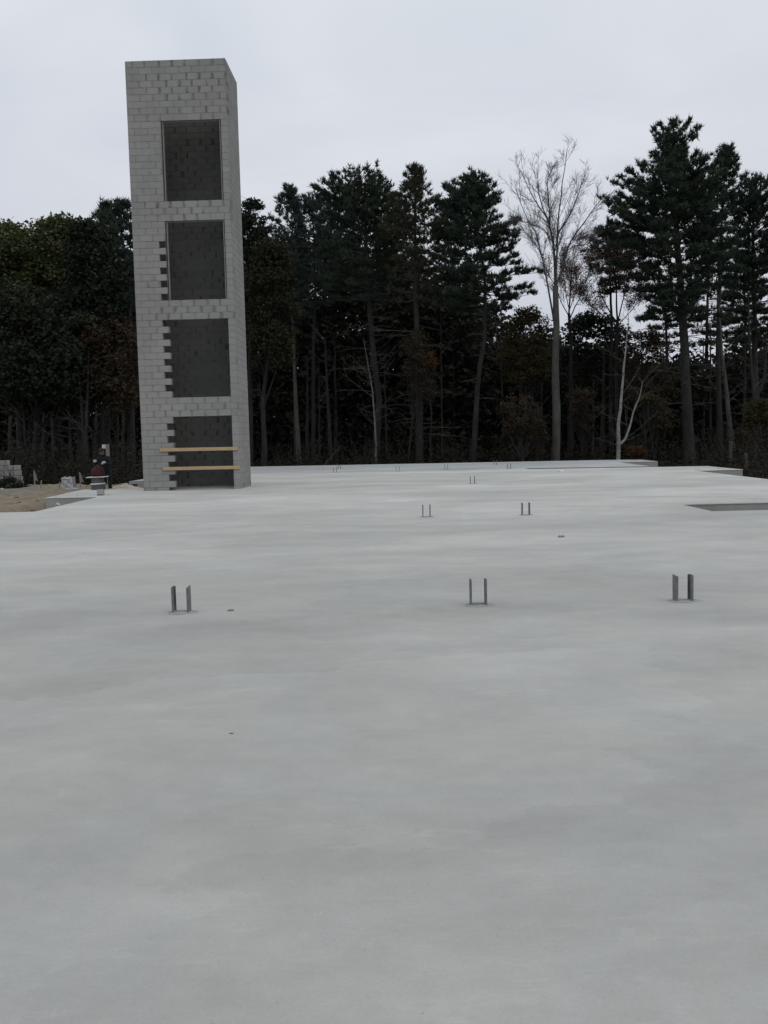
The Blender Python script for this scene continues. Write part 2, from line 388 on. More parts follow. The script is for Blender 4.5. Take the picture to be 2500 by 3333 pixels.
for r in range(NR):
    z = TZ + (NR-1-r+.5)*ch
    # rows whose left toothing ends at 4u have joints on even units ("A" rows)
    A = (r % 2 == 1) if r < 24 else (r % 2 == 1)
    o_ = opening(r)
    xs = [0, 2, 4, 6, 8, 10, 12, 14, 15] if A else [0, 1, 3, 5, 7, 9, 11, 13, 15]
    for a, b in zip(xs, xs[1:]):
        if o_:
            if b > o_[0] and a < 14:
                if a < o_[0]: b = o_[0]
                elif b > 14: a = 14
                else: continue
            if a >= o_[0] and b <= 14: continue
        n_ = b-a
        deep = 2 if (A and a == 14) or ((not A) and a == 0) else 1
        if n_ == 1 and deep == 2:
            front.append((1, 2, a+.5, 1, z, r))
        elif n_ == 2: front.append((2, 1, a+1, .5, z, r))
        else: front.append((1, 1, a+.5, .5, z, r))
    # right wall (seen obliquely) and left wall, back wall
    ys = [2, 4, 6, 8, 10] if A else [1, 3, 5, 7, 9, 10]
    for a, b in zip(ys, ys[1:]): rest.append(('y', b-a, 14.5, (a+b)/2, z))
    ys = [2, 4, 6, 8, 10] if not A else [1, 3, 5, 7, 9, 10]
    for a, b in zip(ys, ys[1:]): rest.append(('y', b-a, .5, (a+b)/2, z))
    xs = [1, 2, 4, 6, 8, 10, 12, 14] if not A else [1, 3, 5, 7, 9, 11, 13, 14]
    for a, b in zip(xs, xs[1:]): rest.append(('b', b-a, (a+b)/2, 9.5, z))
# keep the 300 that show largest as parts of their own
front.sort(key=lambda q: (-q[0]*10 - (0 if q[2] > 13 else 5), q[5]))
for i, (nx, ny, cx, cy, z, r) in enumerate(front):
    if i < 300:
        o = link('block', BM[(nx, ny)], tower, (cx*u + rng.uniform(-.0012, .0012), cy*u + (0 if nx > 1 else -.003) + rng.uniform(-.0012, .0012), z + rng.uniform(-.0012, .0012)))
        o.rotation_euler = (0, 0, rng.uniform(-.003, .003)); o.color = (wetness(r, cx), 0, 0, 1)
    else:
        rest.append(('x' if nx == 2 or ny == 1 else 'y', max(nx, ny), cx, cy, z))
V = []; F = []; LX = []; TN = []; WT = []; ISB = []; n = 0
def raw_block(sx, sy, sz, c=.0045):
    bm = bmesh.new(); box_bm(bm, -sx/2, sx/2, -sy/2, sy/2, -sz/2, sz/2, 0)
    me = bm_mesh('b', bm, M_block); v = np.array([v_.co[:] for v_ in me.vertices]); f_ = np.array([list(p.vertices) for p in me.polygons])
    bpy.data.meshes.remove(me); return v, f_
rb = {}
for part, sel in (('wall_blocks', 'xy'), ('back_wall_blocks', 'b')):
    V = []; F = []; LX = []; TN = []; WT = []; n = 0
    for ax, ln, cx, cy, z in rest:
        if ax not in sel: continue
        key = (ax, ln)
        if key not in rb: rb[key] = raw_block((ln*u-JT if ax != 'y' else u-.003), (ln*u-JT if ax == 'y' else u-.003), ch-JT)
        v, f_ = rb[key]
        ext = v[:, 1 if ax == 'y' else 0]; lx = ext/np.abs(ext).max()
        V.append(v+np.array([cx*u + (rng.uniform(-.001, .001) if ax == 'y' else 0), cy*u + (rng.uniform(-.001, .001) if ax != 'y' else 0), z])); F.append(f_+n); n += len(v)
        LX.append(lx); TN.append(np.full(len(v), rng.random())); WT.append(np.full(len(v), rng.choice((0, 0, .5, 1.1, 1.2)) if ax == 'b' else rng.choice((0, 0, 0, .3))))
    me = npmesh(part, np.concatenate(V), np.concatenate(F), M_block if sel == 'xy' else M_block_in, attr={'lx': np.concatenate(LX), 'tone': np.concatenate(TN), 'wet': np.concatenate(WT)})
    o = props(link(part, me, tower), kind='stuff'); o.color = (0, 0, 0, 1)
# mortar core: slightly inside both faces of each wall
bm = bmesh.new(); c = .0085
zt = TZ+NR*ch-.004
def core(x0, x1, y0, y1, z0, z1): box_bm(bm, x0*u+c, x1*u-c, y0*u+c, y1*u-c, z0, z1, 0)
core(14, 15, 0, 10, TZ, zt); core(0, 1, 0, 10, TZ, zt)
box_bm(bm, u-c+.001, 14*u+c-.001, 9*u+c*1.3, 10*u-c-.001, TZ, zt-.002)
for r in range(NR):
    z0_ = TZ+(NR-1-r)*ch - (0 if r < NR-1 else 0); z1_ = z0_+ch
    o_ = opening(r)
    prev = opening(r-1) if r else None; nxt = opening(r+1) if r < NR-1 else None
    za = z0_+(c if (nxt and (not o_ or o_[0] > nxt[0])) else 0); zb = z1_-(c if (prev and (not o_ or o_[0] > prev[0])) else 0)
    if r == 0: zb -= .004
    box_bm(bm, u-c, (o_[0] if o_ else 14)*u-(c if o_ else -c), c, u-c, za, zb)
me = bm_mesh('mortar', bm, M_mortar); link('mortar', me, tower)
# shaft bottom
box('shaft_floor', M_found, tower, u, 14*u, u, 9*u, .004, .03, 0)
# jamb boards in the two upper openings
for (r0, r1) in ((9, 21), (24, 36)):
    zt_, zb_ = TZ+(NR-r0)*ch, TZ+(NR-r1)*ch
    box('jamb_board', M_grey_timber, tower, 5*u+.038, 5*u+.068, .03, .12, zb_+.004, zt_-.006, .003)
    box('jamb_board', M_grey_timber, tower, 14*u-.05, 14*u-.022, .03, .12, zb_+.004, zt_-.006, .003)
    box('head_board', M_grey_timber, tower, 5*u+.069, 14*u-.051, .05, .12, zt_-.026, zt_-.006, .002)
    box('jamb_angle', M_steel, tower, 5*u+.004, 5*u+.012, .004, .06, zb_+.006, zt_-.008, 0)
# guard boards nailed across the lowest opening
for (xa, xb, yc, lab) in ((521, 775, 1462.7, 'upper yellow timber guard board'), (530, 781, 1524, 'lower yellow timber guard board')):
    a = gy(xa, yc+2, TY-.03); b = gy(xb, yc-3, TY-.03)
    cz = (a[2]+b[2])/2; ang = math.atan2(b[2]-a[2], b[0]-a[0])
    o = boxobj('guard_board', M_timber, tower, (a[0]+b[0])/2-TX, -.026, cz, b[0]-a[0], .038, .105, (0, -ang, 0), .004)
    o['label'] = lab
# weep openings at the foot of the side wall
for yy in (.62, 1.86):
    box('weep_hole', M_bark_dark, tower, 15*u-.008, 15*u+.002, yy-.035, yy+.035, .055, .165, 0)

# ------------------------------------------------------------------ post brackets
def bracket_leg(sgn):
    """C channel plate standing in the YZ plane with short flanges at front and back, nail holes through the web"""
    bm = bmesh.new(); w, h, t, fl = .108, .232, .004, .017
    ys = [-w/2, -w/2+.026, -w/2+.040, w/2-.040, w/2-.026, w/2]; zs = [-.02, .055, .069, .115, .129, .175, .189, h]
    holes = {(1, 1), (3, 3), (1, 5)}
    for i in range(5):
        for j in range(7):
            if (i, j) in holes: continue
            box_bm(bm, -t/2, t/2, ys[i], ys[i+1], zs[j], zs[j+1], 0)
    bmesh.ops.remove_doubles(bm, verts=bm.verts, dist=1e-5)
    # remove interior duplicate faces left between neighbouring cells
    seen = {}
    for f_ in list(bm.faces):
        kf = tuple(sorted(v.index for v in f_.verts)); seen.setdefault(kf, []).append(f_)
    bm.verts.index_update(); seen = {}
    for f_ in bm.faces: seen.setdefault(tuple(sorted(v.index for v in f_.verts)), []).append(f_)
    kill = [f_ for fs in seen.values() if len(fs) > 1 for f_ in fs]
    bmesh.ops.delete(bm, geom=kill, context='FACES_ONLY')
    xa, xb = (t/2, fl) if sgn > 0 else (-fl, -t/2)
    box_bm(bm, xa, xb, -w/2, -w/2+t, -.02, h-.004, 0)
    box_bm(bm, xa, xb, w/2-t, w/2, -.02, h-.004, 0)
    return bm_mesh('leg', bm, M_steel)
LEG = {1: bracket_leg(1), -1: bracket_leg(-1)}
bm = bmesh.new(); box_bm(bm, -.07, .07, -.05, .05, 0, .006, .001); BASE = bm_mesh('base_plate', bm, M_steel)
bm = bmesh.new()      # mound of grout worked round the foot
bmesh.ops.create_cone(bm, segments=20, radius1=.125, radius2=.10, depth=.008, cap_ends=True)
for v in bm.verts:
    a = math.atan2(v.co.y, v.co.x); s_ = 1+.12*math.sin(3*a+1)+.07*math.sin(7*a); v.co.x *= s_*1.05; v.co.y *= s_*.75; v.co.z += .001
GROUT = bm_mesh('grout', bm, M_rust)
BR = [((592, 1993), .03, 'steel U shaped post bracket in the front row, nearest the tower side'),
      ((1557, 1969.5), -.02, 'steel U shaped post bracket in the middle of the front row of three'),
      ((2223, 1956), .02, 'steel U shaped post bracket at the right of the front row'),
      ((1388.5, 1683), 0, 'thin legged steel bracket in the second row, left one of two'),
      ((1711.5, 1676.5), .02, 'steel bracket in the second row, right one, before the brown debris'),
      ((1538, 1574.5), 0, 'lone small steel bracket in the third row of the slab'),
      ((1090.5, 1537.5), .1, 'distant steel bracket closest to the tower, on the near edge of the darker slab'),
      ((1105, 1525.5), -.1, 'faint distant bracket just behind the one closest to the tower'),
      ((1294.5, 1533.5), 0, 'distant steel bracket between the two thick pine trunks'),
      ((1452.5, 1528), 0, 'distant steel bracket under the tall round topped pine'),
      ((1657, 1525.5), 0, 'distant steel bracket just left of the dark gap in the far slab'),
      ((1612.5, 1512.5), 0, 'farthest steel bracket, close to the back edge of the slab')]
for (bx, by), rz, lab in BR:
    p = gz(bx, by)
    zz = 0 if p[1] < 40.3 else -.006
    e_ = empty('post_bracket', (p[0], p[1], zz), rz); props(e_, lab, 'bracket', 'steel post brackets cast into the slab')
    for s_ in (-1, 1):
        l_ = link('leg', LEG[-s_ if bx > 1250 else -s_], e_, (s_*.0735, 0, 0))
    link('base_plate', BASE, e_, (0, 0, .009 if bx == 1557 else -.003)); link('grout', GROUT, e_, (0, 0, .005))

# ------------------------------------------------------------------ trees
def rs(seed): return np.random.default_rng(seed)
def blades(P, D, n, ln, wd, g_, spread=.75):
    """n thin triangles round each point P, fanning about D"""
    P = np.repeat(P, n, 0); D = np.repeat(D, n, 0)
    m_ = len(P)
    d_ = D + g_.normal(0, spread, (m_, 3)); d_ /= np.linalg.norm(d_, axis=1)[:, None]
    s_ = np.cross(d_, g_.normal(0, 1, (m_, 3))); s_ /= np.linalg.norm(s_, axis=1)[:, None]+1e-9
    l_ = ln*g_.uniform(.6, 1.25, (m_, 1)); w_ = wd*g_.uniform(.6, 1.3, (m_, 1))
    P = P + g_.normal(0, .03, (m_, 3))
    V = np.stack([P - s_*w_*.5, P + s_*w_*.5, P + d_*l_], 1).reshape(-1, 3)
    return V
def leafpts(P, sz, g_):
    m_ = len(P)
    a = g_.normal(0, 1, (m_, 3)); a /= np.linalg.norm(a, axis=1)[:, None]
    a[:, 2] *= .6
    b = np.cross(a, g_.normal(0, 1, (m_, 3))); b /= np.linalg.norm(b, axis=1)[:, None]+1e-9
    s_ = sz*g_.uniform(.6, 1.3, (m_, 1))
    return np.stack([P-a*s_*.5-b*s_*.28, P-a*s_*.2+b*s_*.45, P+a*s_*.6], 1).reshape(-1, 3)
def trimesh(name, V, mt, origin):
    V = V-np.array(origin); return npmesh(name, V, np.arange(len(V)).reshape(-1, 3), mt)

def trunk_points(px, Y, g_, wob=.04):
    pts = np.array([gy(x, y, Y) for x, y in px]); return pts
def resample(pts, n):
    pts = np.asarray(pts, float); d_ = np.r_[0, np.cumsum(np.linalg.norm(np.diff(pts, axis=0), axis=1))]
    t_ = np.linspace(0, d_[-1], n); return np.stack([np.interp(t_, d_, pts[:, i]) for i in range(3)], 1)

def pine(label, Y, tpx, prof, r0, mt, seed, dens=1.0, dead=None, bark=None, gap=.46, group=None, name='pine_tree', depth_k=.8, blen=.29, bw=.062, low_rise=-4, lowgap=1.4, openness=.15):
    g_ = rs(seed)
    tp = trunk_points(tpx, Y, g_); base = tp[0].copy()
    if base[2] > -.6: tp = np.vstack([[base[0], base[1], -.8], tp]); base = tp[0]
    root = empty(name, tuple(base)); props(root, label, 'tree', group)
    P = [(gy(xl, y, Y), gy(xr, y, Y)) for y, xl, xr in prof]
    zz = np.array([p[0][2] for p in P]); XL = np.array([p[0][0] for p in P]); XR = np.array([p[1][0] for p in P])
    o_ = np.argsort(zz); zz, XL, XR = zz[o_], XL[o_], XR[o_]
    zb, zt_ = zz[0], zz[-1]
    top = np.array([(XL[-1]+XR[-1])/2, Y, zt_-.25])
    tr = np.vstack([tp, top]) if tp[-1][2] < zt_-.5 else tp
    ts = resample(tr, 26)
    ts[2:-1, 0] += np.cumsum(g_.normal(0, .02, 23)) * np.hanning(23)
    def axis(z): return np.array([np.interp(z, ts[:, 2], ts[:, 0]), Y, z])
    tb = Tubes(); hh = (ts[:, 2]-ts[0, 2])/(zt_-ts[0, 2])
    rad = r0*(1-.93*hh)**.8; rad[0] *= 1.35; rad[1] *= 1.08; rad = np.maximum(rad, .02)
    tb.add(ts, rad, 9)
    link('trunk', tb.mesh('trunk', bark or M_bark, True, base), root)
    br = Tubes(); TP = []; TD = []
    z = zb+.1; ga = g_.uniform(0, 6.28)
    while z < zt_-.15:
        t_ = (z-zb)/(zt_-zb)
        ax = axis(z); Lf = max(.25, (ax[0]-np.interp(z, zz, XL))*1.08); Rt = max(.25, (np.interp(z, zz, XR)-ax[0])*1.08)
        nb = int(g_.integers(5, 8) if t_ < .42 else g_.integers(6, 9) if t_ < .9 else 5)
        ga += g_.uniform(.4, 1.2)
        for k_ in range(nb):
            az = ga + k_*2*math.pi/nb + g_.uniform(-.3, .3)
            c_, s_ = math.cos(az), math.sin(az)
            side = Rt if c_ > 0 else Lf
            if g_.random() < openness*.6 and t_ < .85: continue
            ln = (abs(c_)*side + (1-abs(c_))*(Lf+Rt)*.5*depth_k)*(g_.uniform(.62, 1.06) if g_.random() < .35 else g_.uniform(.9, 1.08))
            rise = R(low_rise + (58-low_rise)*t_**1.7 + g_.uniform(-6, 6))
            tipz = z + g_.uniform(-.12, .12)
            bz = max(zb-1.2, tipz-ln*math.sin(rise)*.9)
            b0 = axis(min(bz, zt_-.3)); tip = np.array([ax[0]+c_*ln*math.cos(rise*.5), ax[1]+s_*ln*math.cos(rise*.5), tipz+.06*ln])
            mid = (b0+tip)/2 + np.array([0, 0, -.05*ln]) + g_.normal(0, .04*ln, 3)*[1, 1, .4]
            q = np.linspace(0, 1, 5)[:, None]; cur = (1-q)**2*b0 + 2*q*(1-q)*mid + q**2*tip
            br.add(cur, np.linspace(.022+.007*ln, .010, 5), 3)
            nt_ = max(4, int(ln*5.0*dens)); sarr = g_.uniform(.10 if t_ < .8 else .02, 1.0, nt_)**.8
            hd = np.array([c_, s_, 0]); pr_ = np.array([-s_, c_, 0])
            for s0 in sarr:
                p0 = (1-s0)**2*b0 + 2*s0*(1-s0)*mid + s0**2*tip
                sg = 1 if g_.random() < .5 else -1
                an = g_.uniform(.45, 1.15)
                tl = (.34+.42*ln*(1-s0)**.8*s0**.3)*g_.uniform(.6, 1.15); tl = min(tl, 1.9)
                dr = hd*math.cos(an)+pr_*sg*math.sin(an)+np.array([0, 0, .16+.5*t_]); dr /= np.linalg.norm(dr)
                if tl > .6: br.add(np.stack([p0, p0+dr*tl]), [.014, .007], 3)
                m_ = max(2, int(tl*5.5))
                qq = g_.uniform(.25, 1, m_)[:, None]
                TP.append(p0+dr*tl*qq+g_.normal(0, .06, (m_, 3))); TD.append(np.repeat((dr*.55+np.array([0, 0, .75]))[None], m_, 0))
            TP.append(tip[None]+g_.normal(0, .07, (3, 3))); TD.append(np.repeat((hd*.5+np.array([0, 0, .9]))[None], 3, 0))
        z += gap*g_.uniform(.75, 1.3)*(lowgap if t_ < .42 else 1 if t_ < .7 else .7)
    # leader
    n_ = 26; q = g_.uniform(0, 1, n_); TP.append(np.stack([axis(zt_-1.1)[0]+g_.normal(0, .12, n_), Y+g_.normal(0, .12, n_), zt_-1.2+q*1.15], 1)); TD.append(np.repeat([[0, 0, 1.]], n_, 0))
    if dead:
        for (y0, y1, n_, ln_) in dead:
            za, zb_ = gy(tpx[0][0], y0, Y)[2], gy(tpx[0][0], y1, Y)[2]
            for _ in range(n_):
                zq = g_.uniform(min(za, zb_), max(za, zb_)); a0 = axis(zq); az = g_.uniform(0, 6.28); L_ = ln_*g_.uniform(.5, 1.1)
                dr = np.array([math.cos(az), math.sin(az), g_.uniform(-.12, .22)])
                q = np.linspace(0, 1, 6)[:, None]
                cur = a0+dr*L_*q+np.array([0, 0, -.12*L_])*q**2+np.cumsum(g_.normal(0, .035, (6, 3)), 0)
                br.add(cur, np.linspace(.032, .008, 6), 3)
                for _k in range(3):
                    i0 = g_.integers(2, 5); d2 = dr+g_.normal(0, .4, 3); br.add(np.stack([cur[i0], cur[i0]+d2*L_*.28]), [.013, .006], 3)
    link('branches', br.mesh('branches', M_deadw if dead else (bark or M_bark), True, base), root)
    TP = np.concatenate(TP); TD = np.concatenate(TD)
    V = blades(TP, TD, 9, blen, bw, g_, .6)
    link('crown', trimesh('crown', V, mt, base), root)
    return root

def leafy(label, Y, tpx, prof, r0, mt, seed, nclump=70, nleaf=90, crad=.75, leaf=.2, bark=None, group=None, name='broadleaf_tree', limbs=26, shell=.5, depth_k=.8, stems=1):
    g_ = rs(seed); tp = trunk_points(tpx, Y, g_); base = tp[0].copy()
    if base[2] > -.6: tp = np.vstack([[base[0], base[1], -.8], tp]); base = tp[0]
    root = empty(name, tuple(base)); props(root, label, 'tree' if 'tree' in name else 'shrub', group)
    P = [(gy(xl, y, Y), gy(xr, y, Y)) for y, xl, xr in prof]
    zz = np.array([p[0][2] for p in P]); XL = np.array([p[0][0] for p in P]); XR = np.array([p[1][0] for p in P])
    o_ = np.argsort(zz); zz, XL, XR = zz[o_], XL[o_], XR[o_]
    ts = resample(tp, 14); ts[2:-1, :2] += np.cumsum(g_.normal(0, .03, (11, 2)), 0)*np.hanning(11)[:, None]
    tb = Tubes(); tb.add(ts, r0*np.linspace(1.15, .35, 14), 7)
    link('trunk', tb.mesh('trunk', bark or M_bark, True, base), root)
    z = g_.uniform(0, 1, nclump)**.9*(zz[-1]-zz[0])+zz[0]
    xl, xr = np.interp(z, zz, XL), np.interp(z, zz, XR); mx = (xl+xr)/2; hw = np.maximum((xr-xl)/2-crad*.5, .1)
    th = g_.uniform(0, 2*math.pi, nclump); rr = g_.uniform(shell**2, 1, nclump)**.5
    C = np.stack([mx+hw*rr*np.cos(th), Y+hw*depth_k*rr*np.sin(th), z], 1)
    br = Tubes()
    for i in g_.choice(nclump, min(limbs, nclump), replace=False):
        c_ = C[i]; zs = ts[-1][2] if c_[2] > ts[-1][2]+1 else c_[2]-.8-g_.uniform(0, 2)
        zs = max(zs-g_.uniform(0, 1.5), ts[3][2]); s_ = np.array([np.interp(zs, ts[:, 2], ts[:, 0]), np.interp(zs, ts[:, 2], ts[:, 1]), zs])
        mid = s_*.5+c_*.5+np.array([(c_[0]-s_[0])*.1, 0, -.12*abs(c_[0]-s_[0])])+g_.normal(0, .12, 3)
        q = np.linspace(0, 1, 6)[:, None]; cur = (1-q)**2*s_+2*q*(1-q)*mid+q**2*c_
        br.add(cur, np.linspace(r0*.32, .012, 6), 4)
        for _k in range(4):
            a = cur[g_.integers(3, 6)]; br.add(np.stack([a, a+g_.normal(0, .5, 3)+[0, 0, .3]]), [.014, .005], 3)
    if br.V: link('branches', br.mesh('branches', bark or M_bark, True, base), root)
    cr = crad*g_.uniform(.6, 1.25, nclump)
    idx = np.repeat(np.arange(nclump), nleaf)
    off = g_.normal(0, 1, (len(idx), 3)); off /= np.linalg.norm(off, axis=1)[:, None]; off *= g_.uniform(0, 1, (len(idx), 1))**.45
    Q = C[idx]+off*cr[idx][:, None]*[1, 1, .7]
    link('crown', trimesh('crown', leafpts(Q, leaf, g_), mt, base), root)
    return root

def bare(label, Y, tpx, limbs, r0, seed, bark, twig, name='bare_tree', group=None, levels=3, kids=(9, 6, 4), up=.55, leaves=None, llen=.36):
    g_ = rs(seed); tp = trunk_points(tpx, Y, g_); base = tp[0].copy()
    if base[2] > -.6: tp = np.vstack([[base[0], base[1], -.8], tp]); base = tp[0]
    root = empty(name, tuple(base)); props(root, label, 'tree', group)
    ts = resample(tp, 20); ts[2:-1, :2] += np.cumsum(g_.normal(0, .015, (17, 2)), 0)*np.hanning(17)[:, None]
    tb = Tubes(); tb.add(ts, r0*np.linspace(1.12, .66, 20), 9)
    link('trunk', tb.mesh('trunk', bark, True, base), root)
    lt = Tubes(); tw = Tubes(); tips = []
    def grow(cur, rad0, lvl):
        if lvl > levels: return
        n_ = len(cur); seg = np.linalg.norm(cur[-1]-cur[0])
        for _ in range(kids[lvl-1]):
            t_ = g_.uniform(.18, .97); i = min(int(t_*(n_-1)), n_-2); f_ = t_*(n_-1)-i
            p0 = cur[i]*(1-f_)+cur[i+1]*f_; d_ = cur[i+1]-cur[i]; d_ /= np.linalg.norm(d_)+1e-9
            w_ = g_.normal(0, 1, 3); w_ -= w_@d_*d_; w_ /= np.linalg.norm(w_)
            dd = d_+w_*g_.uniform(.45, 1.0)+np.array([0, 0, up]); dd /= np.linalg.norm(dd)
            L_ = seg*llen*(1.15-t_*.6)*g_.uniform(.6, 1.25); L_ = max(L_, .35)
            m_ = 5; q = np.linspace(0, 1, m_)[:, None]
            c2 = p0+dd*L_*q+np.array([0, 0, .10*L_])*q**2+np.cumsum(g_.normal(0, .022*L_, (m_, 3)), 0)*q
            rr = max(rad0*.33*(1-.5*t_), .0065)
            (lt if lvl == 1 else tw).add(c2, np.linspace(rr, max(rr*.3, .0045), m_), 3)
            tips.append(c2[2:]); grow(c2, rr, lvl+1)
    for pts, rr in limbs:
        rr *= .62
        dz = g_.uniform(-1.6, 1.6)
        w_ = np.array([gy(x, y, Y) for x, y in pts]); w_[:, 1] += np.linspace(0, dz, len(w_)); c_ = resample(w_, 10)
        c_[1:] += np.cumsum(g_.normal(0, .02, (9, 3)), 0)
        lt.add(c_, np.linspace(rr, max(rr*.15, .014), 10), 5); tips.append(c_[4:]); grow(c_, rr, 1)
    link('limbs', lt.mesh('limbs', bark, True, base), root); link('twigs', tw.mesh('twigs', twig, False, base), root)
    if leaves:
        lm, n_, sz = leaves; TT = np.concatenate(tips); Q = TT[g_.integers(0, len(TT), n_)]+g_.normal(0, .18, (n_, 3))
        link('crown', trimesh('crown', leafpts(Q, sz, g_), lm, base), root)
    return root

# --- main pines (left to right)
GP = 'tall pines at the edge of the woods'
pine('ragged pine with two tops just left of the tower', 50, [(430, 1560), (415, 900), (385, 690)],
     [(655, 392, 402), (690, 370, 412), (720, 318, 425), (760, 292, 450), (820, 280, 470), (900, 270, 480), (980, 290, 480), (1100, 320, 480)], .24, M_needle, 11, .7, group=GP, openness=.35)
pine('small pointed pine top rising behind the oak, left of the tower', 54, [(350, 1560), (345, 900)],
     [(662, 340, 348), (690, 328, 362), (730, 300, 375), (770, 290, 380), (860, 270, 390), (960, 260, 400)], .2, M_needle, 12, .75, group=GP, openness=.35)
pine('slender pale topped pine right of the tower', 66, [(965, 1515), (955, 1000), (950, 700)],
     [(600, 938, 948), (640, 915, 962), (680, 895, 975), (740, 880, 985), (830, 860, 1000), (930, 860, 1010), (1040, 880, 1000)], .17, M_needle_blue, 21, .95, group=GP, openness=.35)
pine('thin flat topped pine between the slender pine and the broad pine', 68, [(1020, 1512), (1025, 800)],
     [(628, 985, 1035), (660, 970, 1042), (710, 960, 1060), (790, 950, 1090), (900, 940, 1090), (1000, 950, 1080)], .17, M_needle_blue, 22, .9, group=GP, openness=.35)
pine('broad pine with a flat double top, tallest left of centre', 62, [(1222, 1508), (1235, 1300), (1210, 1100), (1195, 900), (1190, 700)],
     [(545, 1150, 1160), (558, 1143, 1246), (590, 1055, 1252), (620, 1035, 1262), (680, 1040, 1275), (740, 1070, 1275), (820, 1050, 1290), (900, 1040, 1280), (990, 1080, 1260)], .25, M_needle, 23, 1.15,
     dead=[(960, 1330, 20, 3.2)], group=GP)
pine('pine with a browning pointed top and a thick straight trunk', 60, [(1366, 1506), (1364, 1200), (1352, 950), (1350, 720)],
     [(540, 1348, 1358), (560, 1325, 1368), (600, 1312, 1375), (625, 1300, 1400), (655, 1270, 1425), (700, 1265, 1430), (760, 1240, 1440), (830, 1260, 1440), (900, 1250, 1430), (990, 1280, 1420)], .27, M_needle_warm, 24, 1.05,
     dead=[(960, 1420, 24, 2.8)], group=GP, openness=.2)
pine('dense round topped pine left of the bare tree', 60, [(1540, 1502), (1556, 1240), (1575, 1100), (1575, 900), (1540, 700)],
     [(547, 1528, 1548), (570, 1515, 1572), (600, 1455, 1600), (625, 1432, 1615), (660, 1435, 1618), (700, 1450, 1635), (740, 1440, 1700), (800, 1430, 1680), (860, 1420, 1728), (900, 1410, 1735), (950, 1400, 1715), (990, 1420, 1740), (1020, 1440, 1640)], .20, M_needle, 25, 1.6,
     dead=[(1020, 1300, 14, 1.6)], group=GP)
pine('small dark pine leaning on the left flank of the tallest pine', 66, [(1990, 1496), (1985, 900)],
     [(722, 1975, 1995), (745, 1950, 2020), (785, 1925, 2060), (830, 1905, 2090), (900, 1950, 2100), (960, 1990, 2100)], .18, M_needle, 31, 1.5, group=GP)
pine('tallest pine, with a knob shaped top, on the right', 58, [(2245, 1515), (2232, 1250), (2222, 1000), (2205, 800), (2195, 600)],
     [(392, 2180, 2205), (408, 2160, 2218), (432, 2128, 2282), (455, 2140, 2262), (480, 2150, 2235), (512, 2140, 2225), (530, 2090, 2280), (560, 2030, 2330), (600, 1980, 2350), (650, 1985, 2350), (700, 1990, 2350), (760, 1990, 2340), (830, 2000, 2380), (900, 2040, 2385), (980, 2080, 2350), (1050, 2100, 2330)], .36, M_needle, 32, 1.7,
     dead=[(1000, 1330, 22, 3.4)], group=GP)
pine('lower side pine whose upright top stands against the right flank of the tallest pine', 61, [(2345, 1520), (2335, 1100), (2350, 700)],
     [(478, 2358, 2370), (520, 2335, 2388), (545, 2325, 2395), (600, 2300, 2385), (680, 2290, 2380), (760, 2290, 2390), (850, 2280, 2400)], .2, M_needle, 33, 1.0, group=GP, openness=.3)
pine('tall dark pine cut by the right edge of the photo', 63, [(2475, 1540), (2455, 1200), (2450, 800)],
     [(565, 2440, 2470), (590, 2415, 2500), (640, 2395, 2530), (700, 2380, 2550), (800, 2370, 2560), (900, 2360, 2570), (1000, 2370, 2570), (1120, 2400, 2560)], .26, M_needle, 34, 1.5,
     dead=[(1100, 1350, 10, 2.2)], group=GP)
pine('dark pine standing behind and left of the tallest pine', 74, [(2175, 1500), (2165, 900)],
     [(900, 2150, 2175), (960, 2130, 2210), (1040, 2110, 2230), (1130, 2120, 2220)], .22, M_needle, 35, 1.0, group=GP, bark=M_bark_dark)
pine('dim pine filling the gap right of the tower, behind the slender pines', 74, [(900, 1515), (905, 900)],
     [(770, 895, 915), (820, 860, 950), (900, 830, 990), (1000, 820, 1000), (1100, 840, 990)], .2, M_needle, 36, 1.1, group=GP)
pine('dim pine behind the broad pine and the browning pine', 76, [(1290, 1506), (1290, 900)],
     [(625, 1275, 1295), (680, 1235, 1330), (790, 1200, 1350), (880, 1180, 1380), (980, 1180, 1390), (1100, 1200, 1380)], .22, M_needle, 37, 1.0, group=GP)
pine('dim pine behind the browning pine and the round topped pine', 78, [(1480, 1506), (1480, 900)],
     [(650, 1440, 1460), (720, 1410, 1510), (850, 1400, 1540), (950, 1400, 1560), (1060, 1400, 1570), (1160, 1420, 1560)], .2, M_needle, 38, 1.0, group=GP)
pine('dim pine behind the broad pine on its left side', 76, [(1110, 1510), (1110, 900)],
     [(640, 1075, 1095), (700, 1040, 1150), (760, 1030, 1170), (860, 1030, 1190), (980, 1020, 1200), (1100, 1040, 1180)], .2, M_needle, 39, 1.1, group=GP)

pine('dim pine behind and right of the tallest pine', 76, [(2300, 1506), (2305, 1000)],
     [(700, 2300, 2320), (790, 2270, 2350), (900, 2250, 2390), (1020, 2230, 2420), (1130, 2250, 2440)], .2, M_needle, 140, 1.0, group=GP, bark=M_bark_dark)
pine('dim pine deep behind the tall dark pine at the right edge', 78, [(2420, 1506), (2425, 1000)],
     [(820, 2410, 2435), (900, 2370, 2470), (1000, 2360, 2500), (1120, 2370, 2510)], .2, M_needle, 141, 1.0, group=GP, bark=M_bark_dark)
